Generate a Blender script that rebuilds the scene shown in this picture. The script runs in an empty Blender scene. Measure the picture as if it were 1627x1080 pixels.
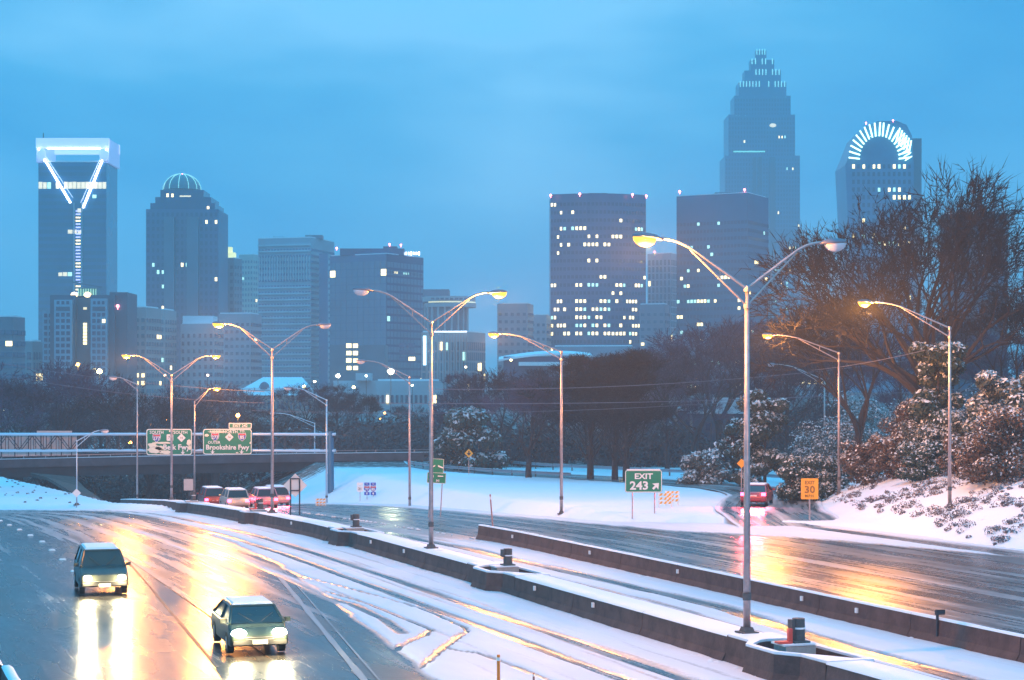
import bpy, math, random
import numpy as np
from mathutils import Vector, Matrix
R = math.radians
C = bpy.context.scene.collection
sc = bpy.context.scene
rng = random.Random(7)
HAZE = .00042
F, HC, CX, HY = 3000.0, 8.2, 813.5, 620.0       # focal length in photo pixels, eye height, centre column, horizon row

# ------------------------------------------------------------------ camera
cam_d = bpy.data.cameras.new('camera'); cam = bpy.data.objects.new('camera', cam_d); C.objects.link(cam)
cam.location = (0, 0, HC); cam.rotation_euler = (R(90), 0, 0)
cam_d.sensor_width = 36; cam_d.lens = 36*F/1627; cam_d.shift_y = 80/1627
cam_d.clip_start = .5; cam_d.clip_end = 9000
sc.camera = cam

# ------------------------------------------------------------------ world: dusk overcast sky
w = bpy.data.worlds.new('World'); sc.world = w; w.use_nodes = True
nt = w.node_tree; N = nt.nodes; L = nt.links
for n in list(N): N.remove(n)
out = N.new('ShaderNodeOutputWorld'); bg = N.new('ShaderNodeBackground'); L.new(bg.outputs[0], out.inputs[0])
SUN_EL, SUN_AZ = R(4), R(250)
sky = N.new('ShaderNodeTexSky'); sky.sky_type = 'NISHITA'; sky.sun_disc = False
sky.sun_elevation = SUN_EL; sky.sun_rotation = SUN_AZ; sky.ozone_density = 4; sky.air_density = 1.5
tc = N.new('ShaderNodeTexCoord'); sep = N.new('ShaderNodeSeparateXYZ'); L.new(tc.outputs['Generated'], sep.inputs[0])
mp = N.new('ShaderNodeMapping'); mp.inputs['Scale'].default_value = (4, 4, 14); L.new(tc.outputs['Generated'], mp.inputs[0])
noi = N.new('ShaderNodeTexNoise'); noi.inputs['Scale'].default_value = .9; noi.inputs['Detail'].default_value = 4; noi.inputs['Roughness'].default_value = .5
L.new(mp.outputs[0], noi.inputs['Vector'])
ma = N.new('ShaderNodeMath'); ma.operation = 'MULTIPLY_ADD'; ma.inputs[1].default_value = .34; L.new(noi.outputs[0], ma.inputs[0])
mb_ = N.new('ShaderNodeMath'); mb_.operation = 'ADD'; mb_.inputs[1].default_value = -.125; ab = N.new('ShaderNodeMath'); ab.operation = 'ABSOLUTE'; L.new(sep.outputs[0], ab.inputs[0])
mz = N.new('ShaderNodeMath'); mz.operation = 'MULTIPLY_ADD'; mz.inputs[1].default_value = -.42; L.new(ab.outputs[0], mz.inputs[0]); L.new(sep.outputs[2], mz.inputs[2])
L.new(mz.outputs[0], mb_.inputs[0]); L.new(mb_.outputs[0], ma.inputs[2])
ramp = N.new('ShaderNodeValToRGB'); L.new(ma.outputs[0], ramp.inputs[0])
cr = ramp.color_ramp
cols = [(0.0, (.17, .60, 1.02)), (.05, (.09, .50, .96)), (.10, (.035, .38, .82)), (.15, (.09, .51, .92)), (.21, (.27, .74, 1.15)), (.5, (.04, .86, 1.62)), (1.0, (.03, .88, 1.68))]
while len(cr.elements) < len(cols): cr.elements.new(.5)
for e, (p, c) in zip(cr.elements, cols): e.position = p; e.color = (*c, 1)
mx = N.new('ShaderNodeMix'); mx.data_type = 'RGBA'; mx.inputs[0].default_value = .97
skm = N.new('ShaderNodeVectorMath'); skm.operation = 'SCALE'; skm.inputs['Scale'].default_value = .1
L.new(sky.outputs[0], skm.inputs[0]); L.new(skm.outputs[0], mx.inputs[6]); L.new(ramp.outputs[0], mx.inputs[7])
L.new(mx.outputs[2], bg.inputs[0]); bg.inputs[1].default_value = 1.0

# ------------------------------------------------------------------ weak last daylight through the overcast
sd = bpy.data.lights.new('sun', 'SUN'); sd.energy = .12; sd.angle = R(40); sd.color = (.75, .85, 1)
so = bpy.data.objects.new('sun', sd); C.objects.link(so); so.rotation_euler = (R(50), 0, R(60)); so.location = (0, 0, 300)

sc.view_settings.view_transform = 'Standard'; sc.view_settings.look = 'None'
sc.view_settings.exposure = .08; sc.view_settings.gamma = 1; sc.view_settings.use_curve_mapping = False
cy = sc.cycles
cy.max_bounces = 5; cy.diffuse_bounces = 2; cy.glossy_bounces = 2; cy.transmission_bounces = 2; cy.volume_bounces = 1
cy.transparent_max_bounces = 8; cy.sample_clamp_indirect = 4; cy.use_denoising = True; cy.caustics_reflective = False; cy.caustics_refractive = False

# ------------------------------------------------------------------ helpers
def PX(px, d): return (px-CX)/F*d
def PZ(py, d): return HC-(py-HY)/F*d
def tag(o, label=None, cat=None, group=None, kind=None):
    if label: o['label'] = label
    if cat: o['category'] = cat
    if group: o['group'] = group
    if kind: o['kind'] = kind
    return o
def thing(name, label, cat, loc=(0, 0, 0), rz=0.0, group=None, rx=0.0):
    o = bpy.data.objects.new(name, None); C.objects.link(o); o.empty_display_size = .2
    o.location = loc; o.rotation_euler = (rx, 0, rz)
    return tag(o, label, cat, group)
def link_mesh(name, me, m, parent=None, kind=None):
    if m is not None and not me.materials: me.materials.append(m)
    o = bpy.data.objects.new(name, me); C.objects.link(o)
    if parent is not None: o.parent = parent
    if kind: o['kind'] = kind
    return o
class MB:
    def __init__(s): s.v = []; s.f = []; s.a = []
    def quad(s, a, b, c, d):
        n = len(s.v); s.v += [tuple(a), tuple(b), tuple(c), tuple(d)]; s.f.append((n, n+1, n+2, n+3)); return s
    def tri(s, a, b, c):
        n = len(s.v); s.v += [tuple(a), tuple(b), tuple(c)]; s.f.append((n, n+1, n+2)); return s
    def box(s, c, size, rz=0.0, M=None, taper=1.0):
        x, y, z = size[0]/2, size[1]/2, size[2]/2; n = len(s.v); ca, sa = math.cos(rz), math.sin(rz)
        for (i, j, k) in ((-1,-1,-1),(1,-1,-1),(1,1,-1),(-1,1,-1),(-1,-1,1),(1,-1,1),(1,1,1),(-1,1,1)):
            tp = taper if k > 0 else 1
            px, py, pz = i*x*tp, j*y*tp, k*z
            p = Vector((ca*px-sa*py+c[0], sa*px+ca*py+c[1], pz+c[2]))
            if M is not None: p = M @ p
            s.v.append(tuple(p))
        for q in ((0,3,2,1),(4,5,6,7),(0,1,5,4),(1,2,6,5),(2,3,7,6),(3,0,4,7)): s.f.append(tuple(n+k for k in q))
        return s
    def tube(s, p0, p1, r0, r1=None, n=8, cap=True):
        return s.path([p0, p1], [r0, r0 if r1 is None else r1], n, cap)
    def path(s, pts, rad, n=8, cap=True):
        pts = [Vector(p) for p in pts]; st = len(s.v)
        if not hasattr(rad, '__len__'): rad = [rad]*len(pts)
        for i, p in enumerate(pts):
            t = (pts[min(i+1, len(pts)-1)]-pts[max(i-1, 0)]).normalized()
            u = t.cross(Vector((0, 0, 1)))
            if u.length < .02: u = t.cross(Vector((0, 1, 0)))
            u.normalize(); v = t.cross(u)
            for k in range(n):
                a = 2*math.pi*k/n; s.v.append(tuple(p+(u*math.cos(a)+v*math.sin(a))*rad[i]))
        for i in range(len(pts)-1):
            for k in range(n):
                a, b = st+i*n+k, st+i*n+(k+1) % n; s.f.append((a, b, b+n, a+n))
        if cap: s.f.append(tuple(st+k for k in range(n))[::-1]); s.f.append(tuple(st+(len(pts)-1)*n+k for k in range(n)))
        return s
    def prism(s, poly, o, U, V, W, h):
        # polygon in the plane (U, V) at o, pushed h along W
        o, U, V, W = Vector(o), Vector(U), Vector(V), Vector(W); n = len(s.v); k = len(poly)
        for (a, b) in poly: s.v.append(tuple(o+U*a+V*b))
        for (a, b) in poly: s.v.append(tuple(o+U*a+V*b+W*h))
        s.f.append(tuple(range(n, n+k))[::-1]); s.f.append(tuple(range(n+k, n+2*k)))
        for i in range(k): j = (i+1) % k; s.f.append((n+i, n+j, n+k+j, n+k+i))
        return s
    def ell(s, c, r, nu=12, nv=7, z0=-1.0, z1=1.0, M=None):
        st = len(s.v)
        for j in range(nv+1):
            ph = math.asin(z0+(z1-z0)*0)+(math.asin(z1)-math.asin(z0))*j/nv
            for i in range(nu):
                a = 2*math.pi*i/nu
                p = Vector((c[0]+r[0]*math.cos(ph)*math.cos(a), c[1]+r[1]*math.cos(ph)*math.sin(a), c[2]+r[2]*math.sin(ph)))
                if M is not None: p = M @ p
                s.v.append(tuple(p))
        for j in range(nv):
            for i in range(nu):
                a, b = st+j*nu+i, st+j*nu+(i+1) % nu; s.f.append((a, b, b+nu, a+nu))
        s.f.append(tuple(st+i for i in range(nu))[::-1]); s.f.append(tuple(st+nv*nu+i for i in range(nu)))
        return s
    def mesh(s, name, smooth=False):
        me = bpy.data.meshes.new(name); me.from_pydata(s.v, [], s.f)
        if smooth: me.polygons.foreach_set('use_smooth', [True]*len(me.polygons))
        me.update(); return me
    def build(s, name, m, parent=None, kind=None, smooth=False):
        return link_mesh(name, s.mesh(name, smooth), m, parent, kind)
def dup(root, loc=None, rz=None, label=None, group=None):
    def cp(o, par):
        c = o.copy(); C.objects.link(c)
        if par is not None: c.parent = par; c.matrix_parent_inverse = Matrix()
        for ch in kids.get(o, ()): cp(ch, c)
        return c
    kids = {}
    def walk(o):
        kids[o] = list(o.children)
        for ch in kids[o]: walk(ch)
    walk(root)
    r = cp(root, None)
    if loc is not None: r.location = loc
    if rz is not None: r.rotation_euler[2] = rz
    if label: r['label'] = label
    if group: r['group'] = group
    return r
def grid_mesh(name, X, Y, Z, uv=None, attrs=None, smooth=True):
    nr, nc = X.shape; v = np.stack([X, Y, Z], -1).reshape(-1, 3).astype(np.float32)
    idx = np.arange(nr*nc).reshape(nr, nc)
    f = np.stack([idx[:-1, :-1], idx[:-1, 1:], idx[1:, 1:], idx[1:, :-1]], -1).reshape(-1, 4)
    me = bpy.data.meshes.new(name); me.vertices.add(len(v)); me.vertices.foreach_set('co', v.ravel())
    me.loops.add(f.size); me.loops.foreach_set('vertex_index', f.ravel().astype(np.int32))
    me.polygons.add(len(f)); me.polygons.foreach_set('loop_start', np.arange(0, f.size, 4, dtype=np.int32))
    me.polygons.foreach_set('use_smooth', np.full(len(f), smooth))
    if uv is not None:
        l = me.uv_layers.new(name='uv'); u = np.stack(uv, -1).reshape(-1, 2)[f.ravel()].astype(np.float32); l.data.foreach_set('uv', u.ravel())
    for k, a in (attrs or {}).items():
        at = me.attributes.new(k, 'FLOAT', 'POINT'); at.data.foreach_set('value', a.ravel().astype(np.float32))
    me.update(calc_edges=True); me.validate(); return me

# smooth value noise, numpy
_nr = np.random.RandomState(3); _lat = _nr.rand(256, 256)
def vnoise(x, y, seed=0):
    x = np.asarray(x, float)+seed*17.3; y = np.asarray(y, float)+seed*9.7
    xi = np.floor(x).astype(int); yi = np.floor(y).astype(int); fx = x-xi; fy = y-yi
    fx = fx*fx*(3-2*fx); fy = fy*fy*(3-2*fy)
    g = lambda i, j: _lat[(xi+i) % 256, (yi+j) % 256]
    return (g(0,0)*(1-fx)+g(1,0)*fx)*(1-fy)+(g(0,1)*(1-fx)+g(1,1)*fx)*fy
def fnoise(x, y, o=4, seed=0):
    r = 0; a = .5
    for k in range(o): r = r+a*vnoise(np.asarray(x)*2**k, np.asarray(y)*2**k, seed+k*5); a *= .5
    return r/(1-.5**o)
sm = lambda x, a, b: (lambda u: u*u*(3-2*u))(np.clip((x-a)/(b-a), 0, 1))

# ------------------------------------------------------------------ materials
MATS = {}
def mat(name, col, rough=.6, metal=0.0, emit=None, es=0.0, var=0.0, vs=3.0, bump=0.0, bs=20.0, spec=.5, streak=None, var2=None):
    if name in MATS: return MATS[name]
    m = bpy.data.materials.new(name); m.use_nodes = True; t = m.node_tree; b = t.nodes['Principled BSDF']
    b.inputs['Base Color'].default_value = (*col, 1); b.inputs['Roughness'].default_value = rough; b.inputs['Metallic'].default_value = metal
    b.inputs['Specular IOR Level'].default_value = spec
    if emit: b.inputs['Emission Color'].default_value = (*emit, 1); b.inputs['Emission Strength'].default_value = es
    if var or bump:
        tcn = t.nodes.new('ShaderNodeTexCoord'); src = tcn.outputs['Object']
        if streak:
            mpn = t.nodes.new('ShaderNodeMapping'); mpn.inputs['Scale'].default_value = streak; t.links.new(src, mpn.inputs[0]); src = mpn.outputs[0]
    if var:
        n = t.nodes.new('ShaderNodeTexNoise'); n.inputs['Scale'].default_value = vs; n.inputs['Detail'].default_value = 6; n.inputs['Roughness'].default_value = .65; t.links.new(src, n.inputs['Vector'])
        r = t.nodes.new('ShaderNodeValToRGB'); e = r.color_ramp.elements; e[0].position = .3; e[1].position = .7
        e[0].color = (*[c*(1-var) for c in col], 1); e[1].color = (*(var2 or [min(1, c*(1+var)) for c in col]), 1)
        t.links.new(n.outputs[0], r.inputs[0]); t.links.new(r.outputs[0], b.inputs['Base Color'])
    if bump:
        n2 = t.nodes.new('ShaderNodeTexNoise'); n2.inputs['Scale'].default_value = bs; n2.inputs['Detail'].default_value = 4; t.links.new(src, n2.inputs['Vector'])
        bp = t.nodes.new('ShaderNodeBump'); bp.inputs['Strength'].default_value = bump; bp.inputs['Distance'].default_value = .03; t.links.new(n2.outputs[0], bp.inputs['Height']); t.links.new(bp.outputs[0], b.inputs['Normal'])
    MATS[name] = m; return m
concrete = mat('stained concrete', (.095, .050, .042), .8, var=.45, vs=1.4, bump=.4, bs=14)
concrete_lt = mat('pale concrete', (.42, .39, .37), .8, var=.25, vs=2, bump=.3, bs=14)
concrete_bridge = mat('dark bridge concrete', (.05, .033, .036), .85, var=.35, vs=.35)
snow_m = mat('lying snow', (.80, .82, .86), .6, var=.06, vs=1.5, bump=.5, bs=3.5)
snow_cap_m = mat('snow crust', (.82, .83, .87), .6, bump=.6, bs=9)
steel = mat('galvanised steel', (.42, .36, .36), .42, .75, var=.2, vs=6)
steel_bl = mat('pale blue tint steel', (.50, .60, .68), .4, .5)  # blue tint, standing for bluish light on the gantry-end lamp post
steel_dk = mat('dark painted steel', (.05, .05, .06), .5, .5)
rust_post = mat('weathered post', (.09, .085, .085), .75, var=.3, vs=6)
green_sg = mat('green sign sheeting', (.0, .19, .105), .45, var=.1, vs=2)
white_sg = mat('white sign sheeting', (.78, .76, .74), .5)
alu_back = mat('bare sign back', (.58, .46, .42), .55, .3, var=.1, vs=2)
orange_sg = mat('amber sign sheeting', (.85, .36, .02), .5)
black_p = mat('black print', (.02, .015, .01), .6)
brown_p = mat('brown print', (.28, .11, .01), .6)
blue_sg = mat('blue sign sheeting', (.03, .08, .42), .5)
red_sg = mat('red sign sheeting', (.65, .07, .05), .5)
cream = mat('stuck snow crust', (.80, .76, .60), .7, bump=.5, bs=5)
bark = mat('dark wet bark', (.022, .017, .02), .85, var=.3, vs=5)
twig = mat('fine wet twigs', (.020, .018, .040), .8)
twig3 = mat('pale violet twigs', (.055, .050, .10), .8)  # paler violet copy of the twigs, set on alternate trees for depth
twig2 = mat('dark fine twigs', (.006, .007, .014), .8)
lampglass = mat('sodium lamp glass', (.25, .12, .02), .4, emit=(1.0, .50, .05), es=2.3)
lampglass_off = mat('dead lamp glass', (.55, .55, .6), .3)
lampbody = mat('lamp head casting', (.20, .20, .24), .5, .4)
glass_off = lampglass_off
rubber = mat('rubber', (.015, .015, .016), .7)
glasscar = mat('car glass', (.02, .03, .035), .08)
# ------------------------------------------------------------------ road frame: s along the freeway, t across it, t = 0 at the foot of the median barrier
CB, SB = math.cos(R(19.4)), math.sin(R(19.4)); OX, OY = 7.6, 53.5
def ST(x, y): dx = x-OX; dy = y-OY; return -SB*dx+CB*dy, CB*dx+SB*dy
def XY(s, t): return OX+CB*t-SB*s, OY+SB*t+CB*s
def prof(s): 
    s = np.asarray(s, float)
    return np.interp(s, [-1e4, 30, 45, 58, 71, 90, 111, 134, 157, 187, 217, 250, 330, 1e4], [0, 0, -.04, -.2, -.5, -1.05, -1.85, -3.0, -4.35, -6.25, -8.2, -9.5, -9.8, -9.8])
def shift(s): return .006*np.clip(np.asarray(s, float)-95, 0, 110)**2
RAMP = [(24.6, 84), (20.9, 97), (18.0, 110), (17.0, 123), (18.6, 136), (20.6, 150), (19.6, 165), (14.5, 180), (7, 196), (-1, 212), (-7.5, 232), (-11, 256), (-13, 290)]
def catmull(P, n=12):
    P = [np.array(p, float) for p in P]; o = []
    for i in range(len(P)-1):
        p0 = P[max(i-1, 0)]; p1 = P[i]; p2 = P[i+1]; p3 = P[min(i+2, len(P)-1)]
        for k in range(n):
            u = k/n; o.append(.5*((2*p1)+(-p0+p2)*u+(2*p0-5*p1+4*p2-p3)*u*u+(-p0+3*p1-3*p2+p3)*u**3))
    o.append(P[-1]); return np.array(o)
RC = catmull(RAMP)
HILLB = np.array([(32, 40), (29.5, 70), (25.2, 92), (22.6, 107), (20.6, 120), (20.8, 128), (22.6, 140), (25.6, 152), (27.5, 168), (29, 185), (31, 205), (34, 240), (36, 300)])
def segdist(x, y, P):
    x = np.asarray(x, float); y = np.asarray(y, float); best = np.full(x.shape, 1e9); sgn = np.zeros(x.shape)
    for i in range(len(P)-1):
        ax, ay = P[i]; bx, by = P[i+1]; dx, dy = bx-ax, by-ay; l2 = dx*dx+dy*dy
        u = np.clip(((x-ax)*dx+(y-ay)*dy)/l2, 0, 1); d = np.hypot(x-ax-u*dx, y-ay-u*dy)
        sd_ = np.sign((x-ax)*dy-(y-ay)*dx)      # >0: to the right of the line
        m = d < best; best = np.where(m, d, best); sgn = np.where(m, sd_, sgn)
    return best, sgn
def ground(x, y, roads=True):
    x = np.asarray(x, float); y = np.asarray(y, float); s, t = ST(x, y)
    rightz = np.where(y < 130, .25*sm(t, 18, 26), .25-.016*(np.minimum(y, 245)-130))
    leftz = np.interp(y, [-1e3, 100, 150, 185, 245, 300], [0, -.2, -1.0, -2.9, -1.9, -1.8])
    k = sm(t, -4, 22); nat = leftz*(1-k)+rightz*k
    far = np.interp(y, [-1e4, 270, 400, 600, 1000, 2000, 9000], [0, 0, 1.5, 4.0, 7.0, 10, 10]); nat = nat+far
    d, sg = segdist(x, y, HILLB); d = d*sg
    hill = np.where(d > 0, .42*d, 0); cap = np.interp(y, [0, 130, 180, 240, 400], [9, 8.5, 6, 4, 2]); hill = cap*(1-np.exp(-hill/cap*1.0))
    nat = nat+hill*sm(d, 0, 1.5)+.25*(fnoise(x*.25, y*.25, 3, 2)-.5)*sm(d, 0, 4)*2
    # left bank of the far left edge
    nat = nat+1.6*sm(-t-shift(s)*0, 24, 40)*(y < 140)*1.0*sm(y, 20, 60)*0
    if roads:
        pr = prof(s)
        dr = np.maximum(1.0-t, t-np.interp(s, [-20, 54, 66, 86, 150, 230], [31.0, 31.5, 21, 20, 22, 24]))     # outside right carriageway
        ts = t+shift(s); dl = np.maximum(-22.6-ts, ts+0.1)
        do = np.minimum(dr, dl)
        lim = np.where(do > 0, pr+.04+.5*np.maximum(do-.3, 0), pr-.35)
        blend = s < 275
        low = np.where(do > 0, np.minimum(nat, lim), pr-.35)
        nat = np.where(blend, low, np.where(do > 0, np.minimum(nat, -9.8+.3*(s-275)+.5*np.maximum(do, 0)), np.minimum(nat, -9.8+.12*(s-275)**1.0)))
        rd, _ = segdist(x, y, RC[6:]); nat = nat-.16*(1-sm(rd, 3.0, 3.9))*(do > 0)
    return nat
def G(x, y): return float(ground(np.array([float(x)]), np.array([float(y)]))[0])

# snow-and-asphalt material: lying snow, slush and wet asphalt by the real depth of the snow
def road_mat():
    m = bpy.data.materials.new('wet asphalt with snow'); m.use_nodes = True; t = m.node_tree; b = t.nodes['Principled BSDF']; n = t.nodes; l = t.links
    at = n.new('ShaderNodeAttribute'); at.attribute_name = 'snow'
    uv = n.new('ShaderNodeUVMap'); uv.uv_map = 'uv'
    def nz(sc_, scale, det=5, ro=.6):
        mpn = n.new('ShaderNodeMapping'); mpn.inputs['Scale'].default_value = sc_; l.new(uv.outputs[0], mpn.inputs[0])
        q = n.new('ShaderNodeTexNoise'); q.inputs['Scale'].default_value = scale; q.inputs['Detail'].default_value = det; q.inputs['Roughness'].default_value = ro; l.new(mpn.outputs[0], q.inputs['Vector']); return q.outputs[0]
    streaks = nz((.045, 1.0, 1), 2.2, 6, .62); fine = nz((1, 1, 1), 5.0, 5); blot = nz((.12, .5, 1), 1.0, 4); agg = nz((1, 1, 1), 60, 2)
    def M(op, a, b2, c=None):
        q = n.new('ShaderNodeMath'); q.operation = op
        for i, v in enumerate((a, b2, c)):
            if v is None: continue
            if isinstance(v, (int, float)): q.inputs[i].default_value = v
            else: l.new(v, q.inputs[i])
        return q.outputs[0]
    def MR(v, a, b2):
        q = n.new('ShaderNodeMapRange'); q.interpolation_type = 'SMOOTHSTEP'; q.inputs['From Min'].default_value = a; q.inputs['From Max'].default_value = b2; l.new(v, q.inputs['Value']); return q.outputs[0]
    s1 = M('MULTIPLY_ADD', M('SUBTRACT', streaks, .5), 1.25, at.outputs['Fac'])
    s1 = M('MULTIPLY_ADD', M('SUBTRACT', fine, .5), .30, s1)
    slush = MR(s1, .20, .52); snow = MR(s1, .46, .92)
    def mix(f, a, c):
        q = n.new('ShaderNodeMix'); q.data_type = 'RGBA'; l.new(f, q.inputs[0])
        for i, v in ((6, a), (7, c)):
            if isinstance(v, tuple): q.inputs[i].default_value = (*v, 1)
            else: l.new(v, q.inputs[i])
        return q.outputs[2]
    asph = mix(blot, (.022, .020, .022), (.055, .048, .048)); asph = mix(agg, asph, (.035, .033, .034))
    slc = mix(fine, (.12, .11, .115), (.42, .41, .42))
    col = mix(snow, mix(slush, asph, slc), mix(blot, (.60, .60, .64), (.78, .78, .82)))
    l.new(col, b.inputs['Base Color'])
    wet = MR(blot, .35, .65)
    r0 = M('MULTIPLY_ADD', wet, -.10, .26); r1 = M('MULTIPLY_ADD', slush, .12, r0); r2 = M('MULTIPLY_ADD', snow, .4, r1); r2 = M('MULTIPLY_ADD', streaks, .08, r2); l.new(r2, b.inputs['Roughness'])
    b.inputs['Specular IOR Level'].default_value = .6
    h = M('ADD', M('MULTIPLY', snow, .5), M('ADD', M('MULTIPLY', fine, .40), M('ADD', M('MULTIPLY', streaks, .35), M('MULTIPLY', agg, .012))))
    bp = n.new('ShaderNodeBump'); bp.inputs['Strength'].default_value = .45; bp.inputs['Distance'].default_value = .05; l.new(h, bp.inputs['Height']); l.new(bp.outputs[0], b.inputs['Normal'])
    return m
ROADM = road_mat()

def polymask(S, T, pts, wd):
    P = np.array([ST(*wpx(*p)) for p in pts]); best = np.full(S.shape, 1e9)
    for i in range(len(P)-1):
        a, b = P[i], P[i+1]; dx, dy = b-a; u = np.clip(((S-a[0])*dx+(T-a[1])*dy)/(dx*dx+dy*dy), 0, 1)
        best = np.minimum(best, np.hypot(S-a[0]-u*dx, T-a[1]-u*dy))
    return 1-sm(best, wd*.6, wd*1.3)
def wpx(px, py): d = HC*F/(py-HY); return (PX(px, d), d)
HOOKS = [([(443,930),(523,943),(584,961),(640,985),(672,997),(684,1003),(680,1011),(652,1019),(630,1035)], .09),
         ([(440,903),(461,912),(530,930),(615,952),(680,972),(738,999),(742,1006),(692,1038),(670,1062)], .10),
         ([(470,935),(500,945),(560,962),(610,985),(640,1008)], .22),
         ([(738,1006),(700,1034),(676,1056)], .16), ([(684,1003),(668,1013),(640,1026),(628,1034)], .14),
         ([(700,1030),(760,1040),(820,1062),(880,1085)], .12)]
def snow_left(s, t):
    wob = .18*(fnoise(s*.12, t*0+3, 3, 4)-.5)
    E = np.interp(s, [-12, 3.3, 36.8, 60, 79, 130], [-10.6, -9.2, -5.9, -4.9, -4.0, -3.0])+.5*(fnoise(s*.3, t*.3, 4, 6)-.5)
    a = sm(t, E-.35, E+.25)
    tw = t+wob
    for c, wd, dp in ((-2.65, .27, .80), (-4.28, .27, .95), (-1.2, .12, .2), (-3.3, .10, .18), (-6.2, .12, .25)):
        a = a*(1-dp*(1-sm(np.abs(tw-c), wd*.55, wd*1.25)))
    a = a*(1-.35*(1-sm(np.abs(tw+2.65), .3, .8))*fnoise(s*.1, t, 3, 9))
    for p, wd in HOOKS: a = a*(1-.95*polymask(s, t, p, wd))
    a = np.maximum(a, .30*sm(t, E, E+.5))
    # pushed-up slush on the left lanes, thickest between wheel paths
    lane = np.zeros(s.shape)
    for c, wd, am in ((-6.6, .45, .42), (-8.3, .5, .40), (-10.1, .55, .38), (-12.1, .5, .34), (-13.6, .3, .25), (-17.2, .45, .22)):
        cc = c-np.interp(s, [0, 40, 90], [2.6, 0, -1.2])*.35
        lane = np.maximum(lane, am*(1-sm(np.abs(t-cc), wd*.3, wd*1.5)))
    lane = lane*(.35+.65*sm(s, 5, 34))*(.35+1.7*fnoise(s*.045, t*2.2, 4, 12))
    lane = np.maximum(lane, .5*sm(fnoise(s*.03+5, t*3.0, 3, 77), .52, .66)*sm(s, 25, 45)*(t > -14)*(t < -5))
    Gt = np.interp(s, [3.9, 38.7], [-11.1, -6.3])
    lane = np.maximum(lane, .24*(t < Gt)*(t > -14)*sm(s, -5, 25))
    lane = np.maximum(lane, .12)
    return np.maximum(a, lane)
def snow_inner(s, t):
    a = np.ones(s.shape); wob = .25*(fnoise(s*.08, t*0+1, 3, 14)-.5); tw = t+wob
    tr = np.interp(s, [-12, 5, 16, 45, 60], [4.6, 5.0, 6.1, 5.3, 5.0])
    a = a*(1-.88*(1-sm(np.abs(tw-tr), .25, .62)))
    a = a*(1-.45*(1-sm(np.abs(tw-tr+1.65), .08, .25)))
    a = a*(1-.30*(1-sm(np.abs(tw-3.0), .05, .16)))
    a = a*(1-.5*sm(s, 44, 58)*(1-sm(s, 300, 301))*sm(t, 3.5, 6.0))
    return np.maximum(a-.30*sm(s, 60, 90), .28)
def snow_right(s, t):
    A = np.interp(s, [-12, 28, 37, 48.8, 54.7, 65.8, 86, 150], [31.0, 29.9, 28.0, 24.4, 21.0, 19.6, 18.6, 18.4])+.5*(fnoise(s*.2, t*.5, 3, 21)-.5)
    a = sm(t, A-.35, A+.3)
    band_c = np.interp(s, [20, 37, 46, 54, 66], [30.3, 30.0, 30.0, 30.4, 31.0]); bw = np.interp(s, [20, 37, 54], [.8, 1.05, .8])
    a = a*(1-.82*(1-sm(np.abs(t-band_c), bw*.6, bw*1.15))*(s < 64))
    a = np.maximum(a, sm(t, 31.2, 31.7)*(s < 70))
    a = np.maximum(a, .8*(1-sm(t, 9.0, 9.7))*(s < 53))
    sl = .16+.30*fnoise(s*.02, t*1.6, 4, 23)**1.5
    for c, wd, am in ((11.0, .12, .42), (12.9, .3, .36), (14.8, .10, .40), (16.6, .3, .40), (18.6, .5, .5), (20.8, .4, .36), (24.0, .5, .34)):
        sl = np.maximum(sl, am*(1-sm(np.abs(t-c-.3*fnoise(s*.03, t*0, 2, 25)), wd*.5, wd*1.6))*(.6+.7*fnoise(s*.04, t, 3, 26)))
    sl = np.maximum(sl, .45*sm(s, 52, 70)*(1-sm(t, 8, 13)))
    return np.maximum(a, sl)
def road(name, s, t0, t1, nt_, snowf, label=None):
    S = np.repeat(s[:, None], nt_, 1); u = np.linspace(0, 1, nt_)[None, :]; T = t0[:, None]*(1-u)+t1[:, None]*u
    a = snowf(S, T-0); X, Y = XY(S, T)
    depth = sm(a, .45, .95)*(.035+.03*fnoise(S*2.0, T*2.5, 4, 31)+.05*fnoise(S*.35, T*.9, 3, 33))
    Z = prof(S)+depth
    me = grid_mesh(name, X, Y, Z, (S, T), {'snow': a}); return link_mesh(name, me, ROADM, kind='structure')
s_f = np.concatenate([np.arange(-12, 70, .26), np.arange(70, 150, .5), np.arange(150, 300, 2.5)])
def snow_left_w(s, t): return snow_left(s, t+shift(s))
road('left_road', s_f, -22.6-shift(s_f), -.02-shift(s_f), 230, snow_left_w)
road('inner_road', s_f, np.full(s_f.shape, 1.52), np.full(s_f.shape, 8.1), 76, snow_inner)
t1r = np.interp(s_f, [-12, 54, 66, 86, 150, 230], [31.9, 31.9, 21.4, 20.4, 22.4, 24.4])
road('right_road', s_f, np.full(s_f.shape, 8.1), t1r, 200, snow_right)

# long joints in the old concrete of the oncoming lanes
def strip(name, a, b, wd, m_, z=.012):
    (x0, y0), (x1, y1) = a, b; n = 40; q = MB(); l_ = math.hypot(x1-x0, y1-y0); nx, ny = (y1-y0)/l_, -(x1-x0)/l_
    for i in range(n):
        P_ = []
        for k in (i, i+1):
            u = k/n; x, y = x0+(x1-x0)*u, y0+(y1-y0)*u; w_ = wd*(.7+.6*float(fnoise(u*14, wd*30, 2, 60))); g = float(prof(float(ST(x, y)[0])))+z
            P_.append(((x-nx*w_/2, y-ny*w_/2, g), (x+nx*w_/2, y+ny*w_/2, g)))
        q.quad(P_[0][0], P_[0][1], P_[1][1], P_[1][0])
    q.build(name, m_, None, 'structure')
strip('road_joint', wpx(205, 893), wpx(345, 1060), .10, mat('tarred joint', (.05, .025, .02), .5))
strip('road_joint', wpx(150, 850), wpx(470, 1076), .05, mat('tarred joint', (.05, .025, .02), .5))
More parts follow.
